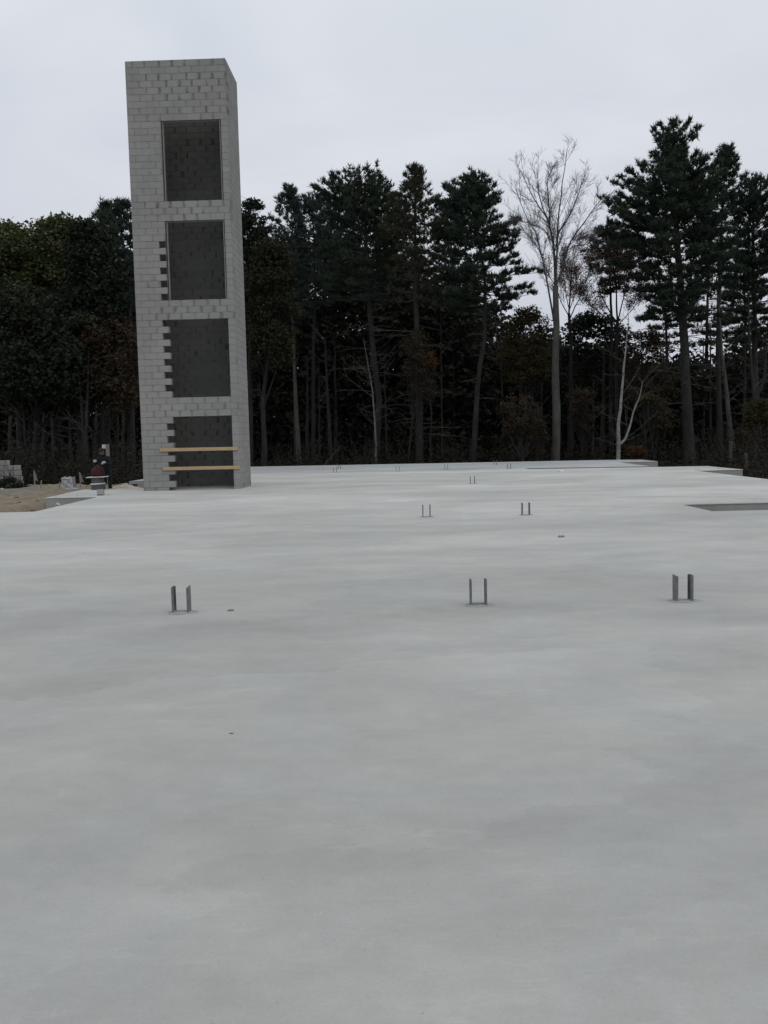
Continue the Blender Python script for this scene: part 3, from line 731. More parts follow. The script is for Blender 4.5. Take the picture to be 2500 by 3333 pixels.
# --- leafy trees at the left
GO = 'leafy trees behind the dirt at the left'
leafy('olive green oak at the far left edge of the photo', 50, [(70, 1575), (62, 1100), (60, 950)],
      [(752, 5, 60), (775, -30, 100), (820, -70, 140), (900, -90, 150), (1000, -90, 150), (1090, -60, 130)], .22, M_leaf_olive, 41, 130, 170, .85, .22, M_bark_dark, GO)
leafy('olive green oak with the highest rounded crown left of the tower', 51, [(190, 1570), (175, 1150), (180, 950)],
      [(722, 150, 210), (745, 110, 260), (800, 90, 300), (880, 90, 310), (980, 90, 310), (1090, 110, 290)], .22, M_leaf_olive, 42, 150, 170, .85, .22, M_bark_dark, GO)
leafy('darker oak between the olive oaks and the ragged pine', 49, [(268, 1575), (255, 1200), (262, 1000)],
      [(742, 250, 300), (790, 225, 350), (880, 215, 400), (990, 215, 430), (1100, 240, 420)], .2, M_leaf_dark, 43, 130, 160, .8, .22, M_bark_dark, GO)
leafy('dark leafy tree under the oaks at the far left', 48, [(110, 1570), (120, 1200)],
      [(960, -20, 260), (1040, -80, 330), (1140, -90, 380), (1260, -60, 360), (1330, 0, 300)], .2, M_leaf_dark, 44, 150, 150, 1.0, .26, M_bark_dark, GO)
leafy('brown leaved tree low behind the person', 48.5, [(330, 1570), (340, 1250)],
      [(1020, 200, 400), (1100, 150, 470), (1220, 160, 480), (1330, 220, 470)], .16, M_leaf_brown, 45, 110, 110, .8, .2, M_bark_dark, GO)
leafy('round tufted tree touching the right side of the tower', 58, [(815, 1520), (820, 900)],
      [(655, 790, 850), (680, 770, 862), (720, 760, 885), (780, 760, 890), (860, 770, 890)], .18, M_leaf_dark, 46, 70, 80, .42, .2, M_bark_dark, GO, shell=.3)
leafy('olive brown tree beside the tower, under the tufted tree', 57, [(860, 1520), (870, 1100)],
      [(800, 840, 930), (860, 810, 960), (960, 780, 980), (1080, 780, 980), (1200, 800, 960)], .18, M_leaf_dull, 47, 100, 110, .75, .2, M_bark_dark, GO)

# --- autumn understory
GU = 'autumn coloured understory trees'
leafy('olive brown young tree between the round topped pine and the bare tree', 62, [(1715, 1500), (1712, 1150)],
      [(1010, 1680, 1760), (1060, 1630, 1800), (1150, 1610, 1810), (1250, 1640, 1790)], .10, M_leaf_yellow, 51, 171, 45, 0.47, 0.180, M_bark_dark, GU, shell=.05)
leafy('rust brown sapling with low foliage left of the bare tree trunk', 57, [(1702, 1500), (1702, 1350)],
      [(1290, 1640, 1740), (1340, 1610, 1760), (1400, 1630, 1780), (1440, 1670, 1790)], .06, M_leaf_brown, 52, 95, 31, 0.36, 0.153, M_bark_grey, GU, shell=.05)
leafy('thin yellowish sapling at the foot of the bare tree', 56, [(1745, 1498), (1748, 1420)],
      [(1370, 1730, 1775), (1420, 1720, 1790), (1480, 1730, 1785)], .04, M_leaf_yellow, 53, 41, 27, 0.29, 0.126, M_bark_dark, GU, shell=.05)
leafy('small tree with a bright orange tuft beside the thick straight pine trunk', 59.4, [(1402, 1506), (1400, 1240)],
      [(1155, 1385, 1415), (1172, 1372, 1425), (1196, 1375, 1418)], .05, M_leaf_orange, 54, 30, 33, 0.36, 0.135, M_bark_dark, GU, limbs=6, shell=.05)
leafy('rust brown small tree in front of the thick straight pine trunk', 59, [(1330, 1506), (1345, 1250)],
      [(1080, 1330, 1400), (1130, 1290, 1410), (1240, 1300, 1440), (1290, 1330, 1440)], .06, M_leaf_brown, 55, 87, 24, 0.43, 0.144, M_bark_dark, GU, shell=.05)
leafy('orange shrub low behind the far slab, right of the forked birch', 55, [(2068, 1500), (2068, 1480)],
      [(1455, 2050, 2090), (1475, 2035, 2110), (1495, 2045, 2115)], .03, M_leaf_orange, 56, 30, 27, 0.29, 0.117, M_bark_dark, GU, name='shrub', shell=.05)
leafy('brown and rust coloured tree behind the forked birch', 64, [(2100, 1496), (2095, 1250)],
      [(1080, 2060, 2150), (1150, 2000, 2200), (1230, 1990, 2220), (1320, 2040, 2200)], .10, M_leaf_brown, 57, 171, 36, 0.50, 0.171, M_bark_dark, GU, shell=.05)
leafy('yellowish brown drooping sapling between the forked birch and the thick trunk', 57, [(2130, 1498), (2125, 1380)],
      [(1290, 2085, 2140), (1330, 2090, 2190), (1365, 2110, 2210), (1400, 2110, 2190)], .05, M_leaf_yellow, 58, 57, 24, 0.32, 0.135, M_bark_dark, GU, shell=.05)
leafy('yellow brown thicket tree low at the right edge', 57, [(2445, 1535), (2440, 1420)],
      [(1310, 2440, 2510), (1370, 2400, 2540), (1440, 2390, 2560), (1510, 2410, 2560)], .07, M_leaf_yellow, 59, 114, 40, 0.43, 0.153, M_bark_dark, GU, shell=.05)
leafy('dull olive tree right behind the bare tree', 70, [(1900, 1498), (1900, 1250)],
      [(1040, 1850, 1990), (1100, 1800, 2080), (1200, 1800, 2080), (1310, 1830, 2050)], .12, M_leaf_dark, 60, 110, 110, .85, .24, M_bark_dark, GU, shell=.05)
leafy('brown leaved small tree low between the bare tree and the forked birch', 60, [(1895, 1498), (1895, 1380)],
      [(1270, 1850, 1940), (1320, 1840, 1950), (1400, 1850, 1940)], .06, M_leaf_brown, 61, 68, 27, 0.36, 0.144, M_bark_dark, GU, shell=.05)

# --- bare trees
def c5(x, y): return (1600+x/3.687, 480+y/3.687)
bare('tall bare grey tree with a fan of fine twigs against the sky', 57, [(1808, 1502), (1812, 1350), (1806, 1200), (1812, 1080), (1808, 930)],
     [([(1806, 1060), c5(640, 1500), c5(520, 1040), c5(380, 850), c5(270, 560)], .11),
      ([(1808, 930), c5(740, 1300), c5(660, 900), c5(470, 650), c5(310, 300)], .12),
      ([(1808, 930), c5(770, 1250), c5(720, 900), c5(600, 600), c5(560, 170)], .13),
      ([(1808, 930), c5(790, 1000), c5(830, 450), c5(860, 160)], .12),
      ([c5(785, 1100), c5(800, 1030), c5(1000, 720), c5(1100, 450), c5(1180, 250)], .09),
      ([(1808, 930), c5(840, 1500), c5(900, 1200), c5(1060, 950), c5(1210, 740), c5(1330, 600)], .12),
      ([c5(900, 1200), c5(1000, 1130), c5(1120, 1100), c5(1240, 1090)], .05),
      ([c5(880, 1260), c5(1000, 1170), c5(1200, 1140), c5(1290, 1000)], .05),
      ([c5(700, 1150), c5(650, 1000), c5(430, 920), c5(260, 910)], .05),
      ([c5(700, 960), c5(690, 700), c5(640, 400), c5(720, 260)], .07),
      ([c5(640, 1500), c5(560, 1280), c5(420, 1080), c5(330, 1000)], .05)],
     .25, 71, M_bark_grey, M_twig, kids=(15, 6, 3), up=.10, llen=.31)
bare('reddish twiggy tree behind the bare grey tree, its dark trunk leaning left', 66, [(1862, 1498), (1858, 1100), (1852, 1020)],
     [([(1852, 1020), (1855, 940), (1858, 860), (1870, 800)], .10), ([(1852, 1030), (1820, 980), (1790, 920), (1760, 880)], .06),
      ([(1854, 1040), (1890, 960), (1920, 880), (1930, 830)], .07), ([(1853, 1010), (1885, 940), (1890, 870)], .05), ([(1850, 1000), (1835, 930), (1815, 850)], .05)],
     .15, 72, M_bark_dark, M_leaf_red, kids=(14, 8, 4), up=.3, leaves=(M_leaf_red, 3000, .10))
bare('rust leaved twiggy tree left of the tallest pine', 64, [(2012, 1496), (2008, 1150), (2010, 1040)],
     [([(2010, 1040), (2000, 950), (1985, 870), (1995, 830)], .11), ([(2008, 1050), (1960, 980), (1930, 900), (1900, 850)], .08),
      ([(2010, 1050), (2035, 960), (2045, 880), (2040, 840)], .08), ([(2010, 1060), (2060, 1000), (2090, 940)], .05), ([(2008, 1060), (1950, 1010), (1900, 960)], .05)],
     .16, 73, M_bark_dark, M_bark_dark, kids=(12, 7, 4), up=.3, leaves=(M_leaf_red, 5600, .12))
# forked pale birch
def stemtree(label, Y, tpx, r0, bark, seed, forks=(), twn=10, group=None, name='birch_tree', rtop=.2):
    g_ = rs(seed); tp = trunk_points(tpx, Y, g_); base = tp[0].copy()
    if base[2] > -.6: tp = np.vstack([[base[0], base[1], -.8], tp]); base = tp[0]
    root = empty(name, tuple(base)); props(root, label, 'tree', group)
    ts = resample(tp, 24); ts[1:-1] += g_.normal(0, .012, (22, 3))
    tb = Tubes(); tb.add(ts, r0*np.linspace(1.15, rtop, 24), 8)
    for f_ in forks:
        c_ = resample(np.array([gy(x, y, Y) for x, y in f_]), 16); tb.add(c_, r0*np.linspace(.72, .14, 16), 7)
        ts = np.vstack([ts, c_])
    link('trunk', tb.mesh('trunk', bark, True, base), root)
    tw = Tubes()
    for _ in range(twn):
        i = g_.integers(8, len(ts)); p0 = ts[i]; az = g_.uniform(0, 6.28); L_ = g_.uniform(.6, 2.2)
        dr = np.array([math.cos(az), math.sin(az)*.6, g_.uniform(.1, .9)])
        q = np.linspace(0, 1, 5)[:, None]; c_ = p0+dr*L_*q+np.cumsum(g_.normal(0, .03, (5, 3)), 0)
        tw.add(c_, np.linspace(.02, .007, 5), 3)
        for _k in range(3): j = g_.integers(1, 4); tw.add(np.stack([c_[j], c_[j]+(dr+g_.normal(0, .5, 3))*L_*.35]), [.009, .005], 3)
    if tw.V: link('branches', tw.mesh('branches', M_deadw, False, base), root)
    return root
stemtree('pale forked birch whose two white stems part near the ground', 54.5, [(2012, 1496), (2013, 1450), (2012, 1395), (2020, 1330), (2022, 1300), (2031, 1190), (2040, 1110), (2046, 1020)], .115, M_bark_pale, 81,
         [[(2013, 1452), (2035, 1430), (2050, 1390), (2062, 1340), (2083, 1290), (2092, 1240)]], 30, rtop=.12)
stemtree('thin crooked white birch stem before the thick leaning pine trunk', 60.5, [(1225, 1508), (1222, 1400), (1213, 1280), (1205, 1220), (1195, 1170), (1182, 1100)], .07, M_bark_birch, 82, twn=22)
stemtree('slim pale trunk under the tufted trees, right of the tower', 63, [(974, 1514), (968, 1400), (960, 1250), (953, 1100), (947, 960)], .16, M_bark_grey, 83, twn=8)
stemtree('slim grey trunk, second pale one right of the tower', 64, [(1078, 1511), (1072, 1400), (1064, 1250), (1058, 1100)], .14, M_bark, 84, twn=8)
stemtree('greyish trunk at the right, with a slight bend above its middle', 59, [(2392, 1530), (2380, 1420), (2362, 1250), (2350, 1150), (2340, 1020), (2332, 900)], .17, M_bark_grey, 85, twn=24, name='tree')
stemtree('forked greyish trunk close to the right edge', 58, [(2462, 1545), (2462, 1400), (2455, 1290), (2447, 1220), (2440, 1100), (2435, 950)], .16, M_bark, 86,
         [[(2458, 1300), (2475, 1270), (2488, 1220), (2497, 1120)]], 20, name='tree')
stemtree('leaning twin trunk rising in the woods just left of the person', 47, [(283, 1565), (279, 1450), (281, 1350), (285, 1250), (290, 1130)], .125, M_bark, 87,
         [[(280, 1500), (270, 1400), (262, 1280), (250, 1150)]], 18, name='tree')
stemtree('dim grey trunk at the left, halfway between the block wall and the twin trunk', 48, [(228, 1570), (230, 1480), (226, 1350), (222, 1240)], .12, M_bark, 88, twn=12, name='tree')
stemtree('leaning dim trunk behind the block wall at the far left', 48, [(88, 1570), (85, 1450), (78, 1340), (68, 1250)], .12, M_bark, 89, twn=12, name='tree')
stemtree('second dim trunk behind the block wall, right of the leaning one', 49, [(108, 1570), (100, 1450), (92, 1330)], .11, M_bark, 90, twn=12, name='tree')
stemtree('thin grey trunk at the right of the bare tree', 60, [(1928, 1497), (1931, 1350), (1932, 1240)], .09, M_bark, 91, twn=12, name='tree')
stemtree('thin fallen pole leaning to the right in front of the dark woods', 56, [(1056, 1512), (1075, 1490), (1100, 1462), (1112, 1448)], .035, M_deadw, 92, twn=0, name='leaning_pole')['category'] = 'pole'
# faint trunks that nothing tells apart
g_ = rs(5)
for x in (905, 1040, 1095, 1150, 1440, 1480, 1640, 1690, 1760, 1850, 1960, 2150, 2290, 2310, 2420, 30, 140, 170, 310, 380, 400, 1000, 1260, 1610):
    Yd = g_.uniform(64, 76); lean = g_.uniform(-12, 12)
    yb = 1500+(1250-x)*.02
    stemtree('faint dark trunk standing deep in the woods', Yd if x > 700 else Yd-12, [(x, yb), (x+lean*.4, yb-170), (x+lean, yb-330-g_.uniform(0, 170))], g_.uniform(.08, .17), M_bark_dark if g_.random() < .55 else M_bark, int(x), twn=9, group='faint trunks deep in the woods', name='tree')

# --- the mass of the woods behind
g_ = rs(99)
tx = np.array([-400, 0, 120, 300, 450, 800, 900, 1100, 1300, 1500, 1620, 1700, 1800, 1900, 2000, 2080, 2160, 2260, 2300, 2400, 2500, 2900])
ty = np.array([900, 830, 790, 800, 800, 800, 790, 780, 860, 930, 1060, 1060, 1120, 1150, 1150, 1210, 1190, 1180, 1230, 1150, 1110, 1060])
nC = 5600; cxp = g_.uniform(-400, 2900, nC); Yc = g_.uniform(72, 96, nC)
topy = np.interp(cxp, tx, ty)+g_.normal(0, 22, nC)
q = g_.uniform(0, 1, nC)**.8
C = np.array([gy(a, t_+(1500-t_)*b, Y_) for a, t_, b, Y_ in zip(cxp, topy, q, Yc)])
idx = np.repeat(np.arange(nC), 60); off = g_.normal(0, .75, (len(idx), 3))*[1.2, 1.2, .7]
V = leafpts(C[idx]+off, .52, g_)
props(link('distant_woods', trimesh('distant_woods', V, M_woods, (0, 80, 0)), None, (0, 80, 0)), 'dense dark mass of woods behind the trees at the edge', 'woods', kind='stuff')
# undergrowth along the edge
nC = 740; cxp = np.r_[g_.uniform(-200, 470, 280), g_.uniform(800, 2700, 320), g_.uniform(2260, 2800, 80), g_.uniform(2425, 2800, 60)]; Yc = np.where(cxp < 500, g_.uniform(41, 50, nC), g_.uniform(57, 66, nC)); Yc[600:680] = g_.uniform(50, 57, 80); Yc[680:] = g_.uniform(37, 47, 60)
Xc = np.array([gy(a, 1500, Y_)[0] for a, Y_ in zip(cxp, Yc)]); Zc = -.75+g_.gamma(1.4, .38, nC); Zc[600:] = -.7+g_.gamma(1.2, .16, 140)
idx = np.repeat(np.arange(nC), 55); off = g_.normal(0, .42, (len(idx), 3))
V = leafpts(np.stack([Xc, Yc, Zc], 1)[idx]+off*[1.3, 1, .8], .17, g_)
props(link('undergrowth', trimesh('undergrowth', V, M_under, (0, 55, 0)), None, (0, 55, 0)), 'dark low undergrowth along the edge of the woods', 'undergrowth', kind='stuff')
tw = Tubes()
for a, Y_, z_ in zip(Xc[::2], Yc[::2], Zc[::2]):
    for _ in range(3):
        d_ = g_.normal(0, .5, 3)*[1, 1, 0]; p0 = np.array([a, Y_, -.75])+d_*.4
        tw.add(np.stack([p0, p0+d_*.5+[0, 0, 1.0], p0+d_*1.2+[0, 0, 1.7+g_.uniform(0, .9)]]), [.016, .01, .005], 3)
props(link('brush', tw.mesh('brush', M_bark_dark, False), None), 'bare brush stems along the edge of the woods', 'brush', kind='stuff')

# ------------------------------------------------------------------ left side: things beside the slab
# battered wall of large pale blocks
Yw = 36.6
pr_ = gy(78, 1500, Yw); pl = gy(-160, 1500, Yw-3.2)
ang = math.atan2(pr_[1]-pl[1], pr_[0]-pl[0]); Lw = 4.2
M_wallb = mat('pale_wall_block', (.20, .205, .195), (.29, .295, .28), 3, .92, .6, 25)
wall = empty('block_wall', (pr_[0], pr_[1], -.25), ang); props(wall, 'low battered wall of long pale concrete blocks at the left edge', 'wall')
bh = .203
bmw = bmesh.new(); box_bm(bmw, -.605, .605, 0, .3, 0, bh-.014, .014); WB = bm_mesh('block', bmw, M_wallb)
bmw = bmesh.new(); box_bm(bmw, -.3, .3, 0, .3, 0, bh-.014, .014); WH = bm_mesh('block', bmw, M_wallb)
for c_ in range(5):
    x = -.02-.014*c_; n_ = 0
    odd = c_ % 2
    while x > -Lw:
        half = odd and n_ == 0
        w_ = .61 if half else 1.22
        link('block', WH if half else WB, wall, (x-w_/2, .018*c_+rng.uniform(-.01, .01), c_*bh)); x -= w_; n_ += 1
x = -.50
while x > -Lw: link('block', WB, wall, (x-.61, .2, 5*bh)); x -= 1.23
# dark bush before the wall
leafy('dark weedy bush in front of the block wall', 35.2, [(45, 1600), (45, 1580)],
      [(1560, 20, 50), (1570, -20, 75), (1584, -30, 100), (1594, -20, 95)], .02, M_leaf_dark, 101, 40, 60, .22, .06, M_bark_dark, None, name='bush', limbs=10)

# survey stakes
M_stake = mat('stake_wood', (.20, .19, .165), (.28, .265, .23), 5, .85)
M_ribbon = mat('faded_ribbon', (.24, .25, .25), (.32, .32, .32), 5, .7)
for (sx, yb, yt, lean, rib, lab) in ((113.5, 1588, 1532, .01, 1, 'wooden survey stake with a pale ribbon right of the block wall'),
                                (132, 1588, 1563, .14, 0, 'short leaning wooden stake beside the ribboned stake'),
                                (191, 1590, 1568, .22, 0, 'short leaning stake just left of the wrapped bundle'),
                                (262.5, 1584, 1537, -.01, 1, 'wooden survey stake with a drooping ribbon behind the wrapped bundle')):
    Ys = 34.5
    p = gy(sx, yb, Ys); tz = gy(sx, yt, Ys)[2]
    st = empty('survey_stake', (p[0], Ys, p[2]-.05)); st.rotation_euler = (0, lean, 0); props(st, lab, 'stake')
    h_ = tz-p[2]+.05
    box('stake', M_stake, st, -.02, .02, -.012, .012, -.25, h_, .003)
    if rib:
        bm = bmesh.new(); rows = []
        for i in range(7):
            t_ = i/6; rows.append([bm.verts.new((.022+w_*(.02+.10*t_**.8), -.016-.012*math.sin(t_*7+w_*3), h_-.03-t_*.32-.03*w_)) for w_ in (0, .5, 1)])
        for a, b in zip(rows, rows[1:]):
            for j in range(2): bm.faces.new((a[j], a[j+1], b[j+1], b[j]))
        r_ = bmesh.ops.solidify(bm, geom=bm.faces[:], thickness=.004)
        link('ribbon', bm_mesh('ribbon', bm, M_ribbon), st)

# plastic wrapped bundle
M_plastic = mat('cloudy_plastic_wrap', (.20, .20, .225), (.42, .42, .44), 7, .35, .6, 12, spec=.6)
p = gy(225, 1590, 33.6)
bdl = empty('wrapped_bundle', (p[0], 33.6, p[2]-.03)); props(bdl, 'cube shaped bundle wrapped in cloudy plastic, standing on the dirt', 'bundle')
bm = bmesh.new(); bmesh.ops.create_cube(bm, size=1); bmesh.ops.subdivide_edges(bm, edges=bm.edges[:], cuts=9, use_grid_fill=True)
for v in bm.verts:
    x, y, z = v.co; k_ = 1-.10*(z+.5); sk = .035*math.sin(9*z+5*x)+.02*math.sin(17*x+8*y)
    v.co = Vector((x*.40*k_*(1+.12*max(0, -.3-z)*3)+sk*.3, y*.38*k_+.015*math.sin(14*z+9*x), (z+.5)*.44+.015*math.sin(11*x+3*y)*(z > .4)))
link('wrap', bm_mesh('wrap', bm, M_plastic, True), bdl)
tb = Tubes()
for a, b in (((-.17, -.2, .42), (-.14, -.2, .05)), ((.02, -.2, .36), (-.12, -.205, .03)), ((.17, -.19, .4), (.2, -.2, .03)), ((-.2, -.19, .40), (.18, -.19, .38))):
    tb.add(np.array([a, (np.array(a)+b)/2+[0, -.012, 0], b]), [.012, .009, .012], 5)
link('fold', tb.mesh('fold', mat('bright_plastic_fold', (.5, .5, .51), (.6, .6, .61), 6, .4)), bdl)
# rope-free skirt of plastic on the ground
bm = bmesh.new(); bmesh.ops.create_cone(bm, segments=22, radius1=.34, radius2=.22, depth=.05, cap_ends=False)
for v in bm.verts: a = math.atan2(v.co.y, v.co.x); v.co.x *= 1+.16*math.sin(5*a); v.co.y *= 1+.12*math.sin(4*a+1); v.co.z += .03
link('skirt', bm_mesh('skirt', bm, M_plastic, True), bdl)

# rocks
M_rock = mat('rock', (.13, .10, .075), (.22, .18, .14), 4, .9, .6, 14); M_rockp = mat('pale_rock', (.32, .29, .23), (.42, .38, .31), 4, .9, .6, 14)
def rock(x, y, z, w_, h_, lab, mt, seed):
    p = gz(x, y, z); g__ = random.Random(seed)
    bm = bmesh.new(); bmesh.ops.create_icosphere(bm, subdivisions=3, radius=1)
    ph = [g__.uniform(0, 6) for _ in range(6)]
    for v in bm.verts:
        k_ = 1+.14*math.sin(2.3*v.co.x*2+ph[0])+.12*math.sin(3.1*v.co.y*2+ph[1])+.1*math.sin(4*v.co.z+ph[2])+.04*math.sin(9*v.co.x+ph[3])
        v.co = Vector((v.co.x*w_/2*k_, v.co.y*w_/2.4*k_, v.co.z*h_/2*k_+h_*.25))
    o = link('rock', bm_mesh('rock', bm, mt), None, (p[0], p[1], z)); props(o, lab, 'rock')
rock(4, 1602, -.14, .30, .17, 'pale tan rock cut by the left edge of the photo', M_rockp, 1)
rock(53, 1620, -.14, .15, .06, 'flat brown rock on the dirt, left of the angular one', M_rock, 2)
rock(123, 1637, -.2, .15, .12, 'angular brown rock on the dirt near the slab notch', M_rock, 3)
rock(64, 1635, -.15, .12, .05, 'low brown stone between the flat rock and the slab edge', M_rock, 4)
rock(104, 1662, -.18, .09, .05, 'small reddish stone lying against the near slab edge', M_rock, 5)
# pebbles and clods: nobody could count them
V = []; g_ = rs(3)
ico = bmesh.new(); bmesh.ops.create_icosphere(ico, subdivisions=1, radius=1); ico.verts.index_update()
iv = np.array([v.co[:] for v in ico.verts]); fi = np.array([[v.index for v in f_.verts] for f_ in ico.faces]); ico.free()
n_ = 1500; X_ = g_.uniform(-22, -10.9, n_); Y_ = g_.uniform(21.8, 37, n_); Z_ = dirt_h(X_, Y_); s_ = g_.gamma(1.6, .012, n_)+.008
PV = (iv[None]*(1+g_.normal(0, .15, (n_, len(iv), 1))))*s_[:, None, None]*[1.2, 1, .6]+np.stack([X_, Y_, Z_], 1)[:, None]
PF = (fi[None]+(np.arange(n_)*len(iv))[:, None, None]).reshape(-1, 3)
props(link('pebbles', npmesh('pebbles', PV.reshape(-1, 3), PF, M_dirt)), 'pebbles and clods scattered on the tan dirt', 'pebbles', kind='stuff')
# spill of grey gravel on top of the dirt, left
def gh(X_, Y_):
    k_ = np.exp(-(((X_+13.6)/2.6)**2+((Y_-33.4)/1.5)**2)*1.3); return -.30+.30*k_+.02*np.sin(X_*6)*k_+.02*np.sin(Y_*8+X_*3)*k_
props(grid('gravel', M_grav, -19, -10.8, 31, 36, 90, 60, gh), 'low heap of grey gravel spread over the dirt at the left', kind='structure')

# small form block and pins at the slab notch
p = gz(326, 1612)
fb = empty('form_block', (p[0]+.02, p[1], 0)); props(fb, 'small grey concrete block at the corner of the slab notch', 'block')
boxobj('block', M_found, fb, 0, 0, .085, .19, .16, .17, (0, 0, .1), .012)
boxobj('shadow_strip', M_bark_dark, fb, .0, -.06, .012, .16, .09, .022, (0, 0, .1), .003)  # dark strip standing in for the block's shadow on the slab
for (x, y, lab) in ((181, 1619, 'thin steel pin at the left corner of the notch wall'), (250, 1617, 'thin steel pin at the middle of the notch wall'), (351, 1613.5, 'thin steel pin right of the small form block')):
    p = gz(x, y); tb = Tubes(); tb.add([(0, 0, -.05), (0, 0, .06), (.003, 0, .068)], [.008, .008, .004], 6)
    props(link('steel_pin', tb.mesh('steel_pin', M_rust), None, (p[0], p[1]+.05, 0)), lab, 'pin')
# crushed white cup in the notch gap
p = gz(188, 1650, -.12)
bm = bmesh.new(); bmesh.ops.create_cone(bm, segments=14, radius1=.045, radius2=.06, depth=.13, cap_ends=True)
for v in bm.verts: v.co.x += .01*math.sin(v.co.z*60); v.co.y *= .6
o = link('crumpled_wrapper', bm_mesh('crumpled_wrapper', bm, mat('dirty_white', (.4, .4, .38), (.5, .5, .48))), None, (p[0]-.05, p[1]+.12, -.10)); o.rotation_euler = (.4, .6, .2)
props(o, 'dirty white scrap standing in the dark gap at the slab notch', 'scrap')

# boards and sand between the bundle of tools and the tower
M_sand = mat('pale_sand', (.36, .31, .25), (.5, .45, .38), 4, .95, .6, 20)
p = gy(385, 1588, 33.8)
def sh(X_, Y_):
    cx_, cy_ = p[0], 34.6; k_ = np.exp(-(((X_-cx_)/.85)**2+((Y_-cy_)/.9)**2)); return -.42+.40*k_+.012*np.sin(X_*14)+.01*np.sin(Y_*17+X_*5)
props(grid('sand', M_sand, p[0]-1.6, p[0]+1.5, 32.2, 37, 50, 50, sh), 'low heap of pale sand left of the tower', kind='structure')
M_pboard = mat('pale_board', (.40, .36, .32), (.52, .48, .43), 5, .8, stretch=(1, 8, 8))
for i, (xa, ya, xb, yb_, lab) in enumerate(((365, 1590, 414, 1577, 'long pale board leaning on the sand heap beside the foundation wall'),
                                   (396, 1586, 413, 1575, 'short pale board on top of the long one beside the foundation wall'))):
    a = gy(xa, ya, 33.1+.2*i); b = gy(xb, yb_, 34.0+.2*i)
    mid = (a+b)/2; d_ = b-a; ln = np.linalg.norm(d_)
    o = boxobj('pale_board', M_pboard, None, *mid, ln, .09, .03, (0, 0, 0), .003)
    o.rotation_euler = Vector(d_).to_track_quat('X', 'Z').to_euler(); props(o, lab, 'board')

# mortar stand: grey tub, board, red sack
Yt = 31.1
bx = gy(320, 1592, Yt)[0]
M_tub = mat('dark_grey_tub', (.06, .062, .07), (.10, .10, .11), 8, .6); M_bag = mat('grey_sack', (.10, .10, .11), (.20, .20, .21), 9, .8, .5, 20)
M_wht = mat('white_sheet', (.52, .52, .52), (.62, .62, .62), 6, .6)
tub = empty('mortar_tub', (bx, Yt, 0)); props(tub, 'dark grey tub with a pale rim, under the white board beside the person', 'tub')
bm = bmesh.new(); bmesh.ops.create_cone(bm, segments=28, radius1=.215, radius2=.235, depth=.20, cap_ends=True)
for v in bm.verts: v.co.z += .10
link('body', bm_mesh('body', bm, M_tub), tub)
bm = bmesh.new(); bmesh.ops.create_cone(bm, segments=28, radius1=.25, radius2=.242, depth=.035, cap_ends=True)
for v in bm.verts: v.co.z += .195+.008*math.sin(9*v.co.x)
link('rim', bm_mesh('rim', bm, M_wht), tub)
bm = bmesh.new(); bmesh.ops.create_cone(bm, segments=24, radius1=.205, radius2=.2, depth=.19, cap_ends=True)
for v in bm.verts: v.co.z += .305; v.co.x *= 1+.03*math.sin(v.co.z*40)
link('stack', bm_mesh('stack', bm, M_tub), tub)
mb = boxobj('mixing_board', M_wht, None, bx-.01, Yt, .415, .62, .5, .025, (0, -.015, .05), .006); props(mb, 'white mixing board lying on the grey tub', 'board')
bm = bmesh.new(); bmesh.ops.create_icosphere(bm, subdivisions=4, radius=1)
for v in bm.verts:
    x, y, z = v.co; zc = max(z, -.55)
    wd = 1+.22*(-z)
    f_ = 1+.05*math.sin(6*x+3*z)+.05*math.sin(9*y+5*x)+.03*math.sin(17*x+11*z)
    v.co = Vector((x*.215*wd*f_, y*.18*wd*f_, (zc+.55)*.235*f_+.0))
rb_ = link('red_sack', bm_mesh('red_sack', bm, mat('dull_red_cloth', (.026, .006, .009), (.058, .013, .018), 7, .85, .8, 16), True), None, (bx+.02, Yt, .432)); props(rb_, 'dull red sack heaped on the white mixing board', 'sack')

# post behind the person
Yp = 33.4
pp = gy(349.5, 1446, Yp); post = empty('timber_post', (pp[0], Yp, -.5)); props(post, 'pale grey timber post standing right behind the person', 'post')
box('post', M_grey_timber, post, -.055, .055, -.045, .045, -.1, pp[2]+.5, .004)
p2 = gy(337.5, 1447, Yp); p3 = gy(337.5, 1458, Yp)
box('notice_board', M_wht, post, p2[0]-pp[0]-.055, -.06, -.03, .0, p3[2]+.5-.02, p2[2]+.5, .003)

# ------------------------------------------------------------------ person
Yq = 32.3
zg = -.36
qx = gy(346, 1500, Yq)[0]
man = empty('person', (qx, Yq, zg)); props(man, 'person in black clothes and dark cap behind the red sack, hands raised in pale gloves', 'person')
def world_local(px, py, dy=0.0):
    p_ = gy(px, py, Yq+dy); return (p_[0]-qx, dy, p_[2]-zg)
mt, t, b = nodes_of('person_clothes')
tcn = t.nodes.new('ShaderNodeTexCoord'); sp = t.nodes.new('ShaderNodeSeparateXYZ'); t.links.new(tcn.outputs['Object'], sp.inputs[0])
rp = t.nodes.new('ShaderNodeValToRGB'); rp.color_ramp.interpolation = 'CONSTANT'
mr = t.nodes.new('ShaderNodeMath'); mr.operation = 'DIVIDE'; mr.inputs[1].default_value = 1.8; t.links.new(sp.outputs['Z'], mr.inputs[0]); t.links.new(mr.outputs[0], rp.inputs[0])
el = rp.color_ramp.elements; el[0].position = 0; el[0].color = (.03, .02, .015, 1); el[1].position = .07; el[1].color = (.007, .008, .010, 1)
k = el.new(.50); k.color = (.006, .007, .008, 1); k = el.new(1.475/1.8); k.color = (.17, .10, .075, 1)
t.links.new(rp.outputs[0], b.inputs['Base Color']); b.inputs['Roughness'].default_value = .9
M_person = mt
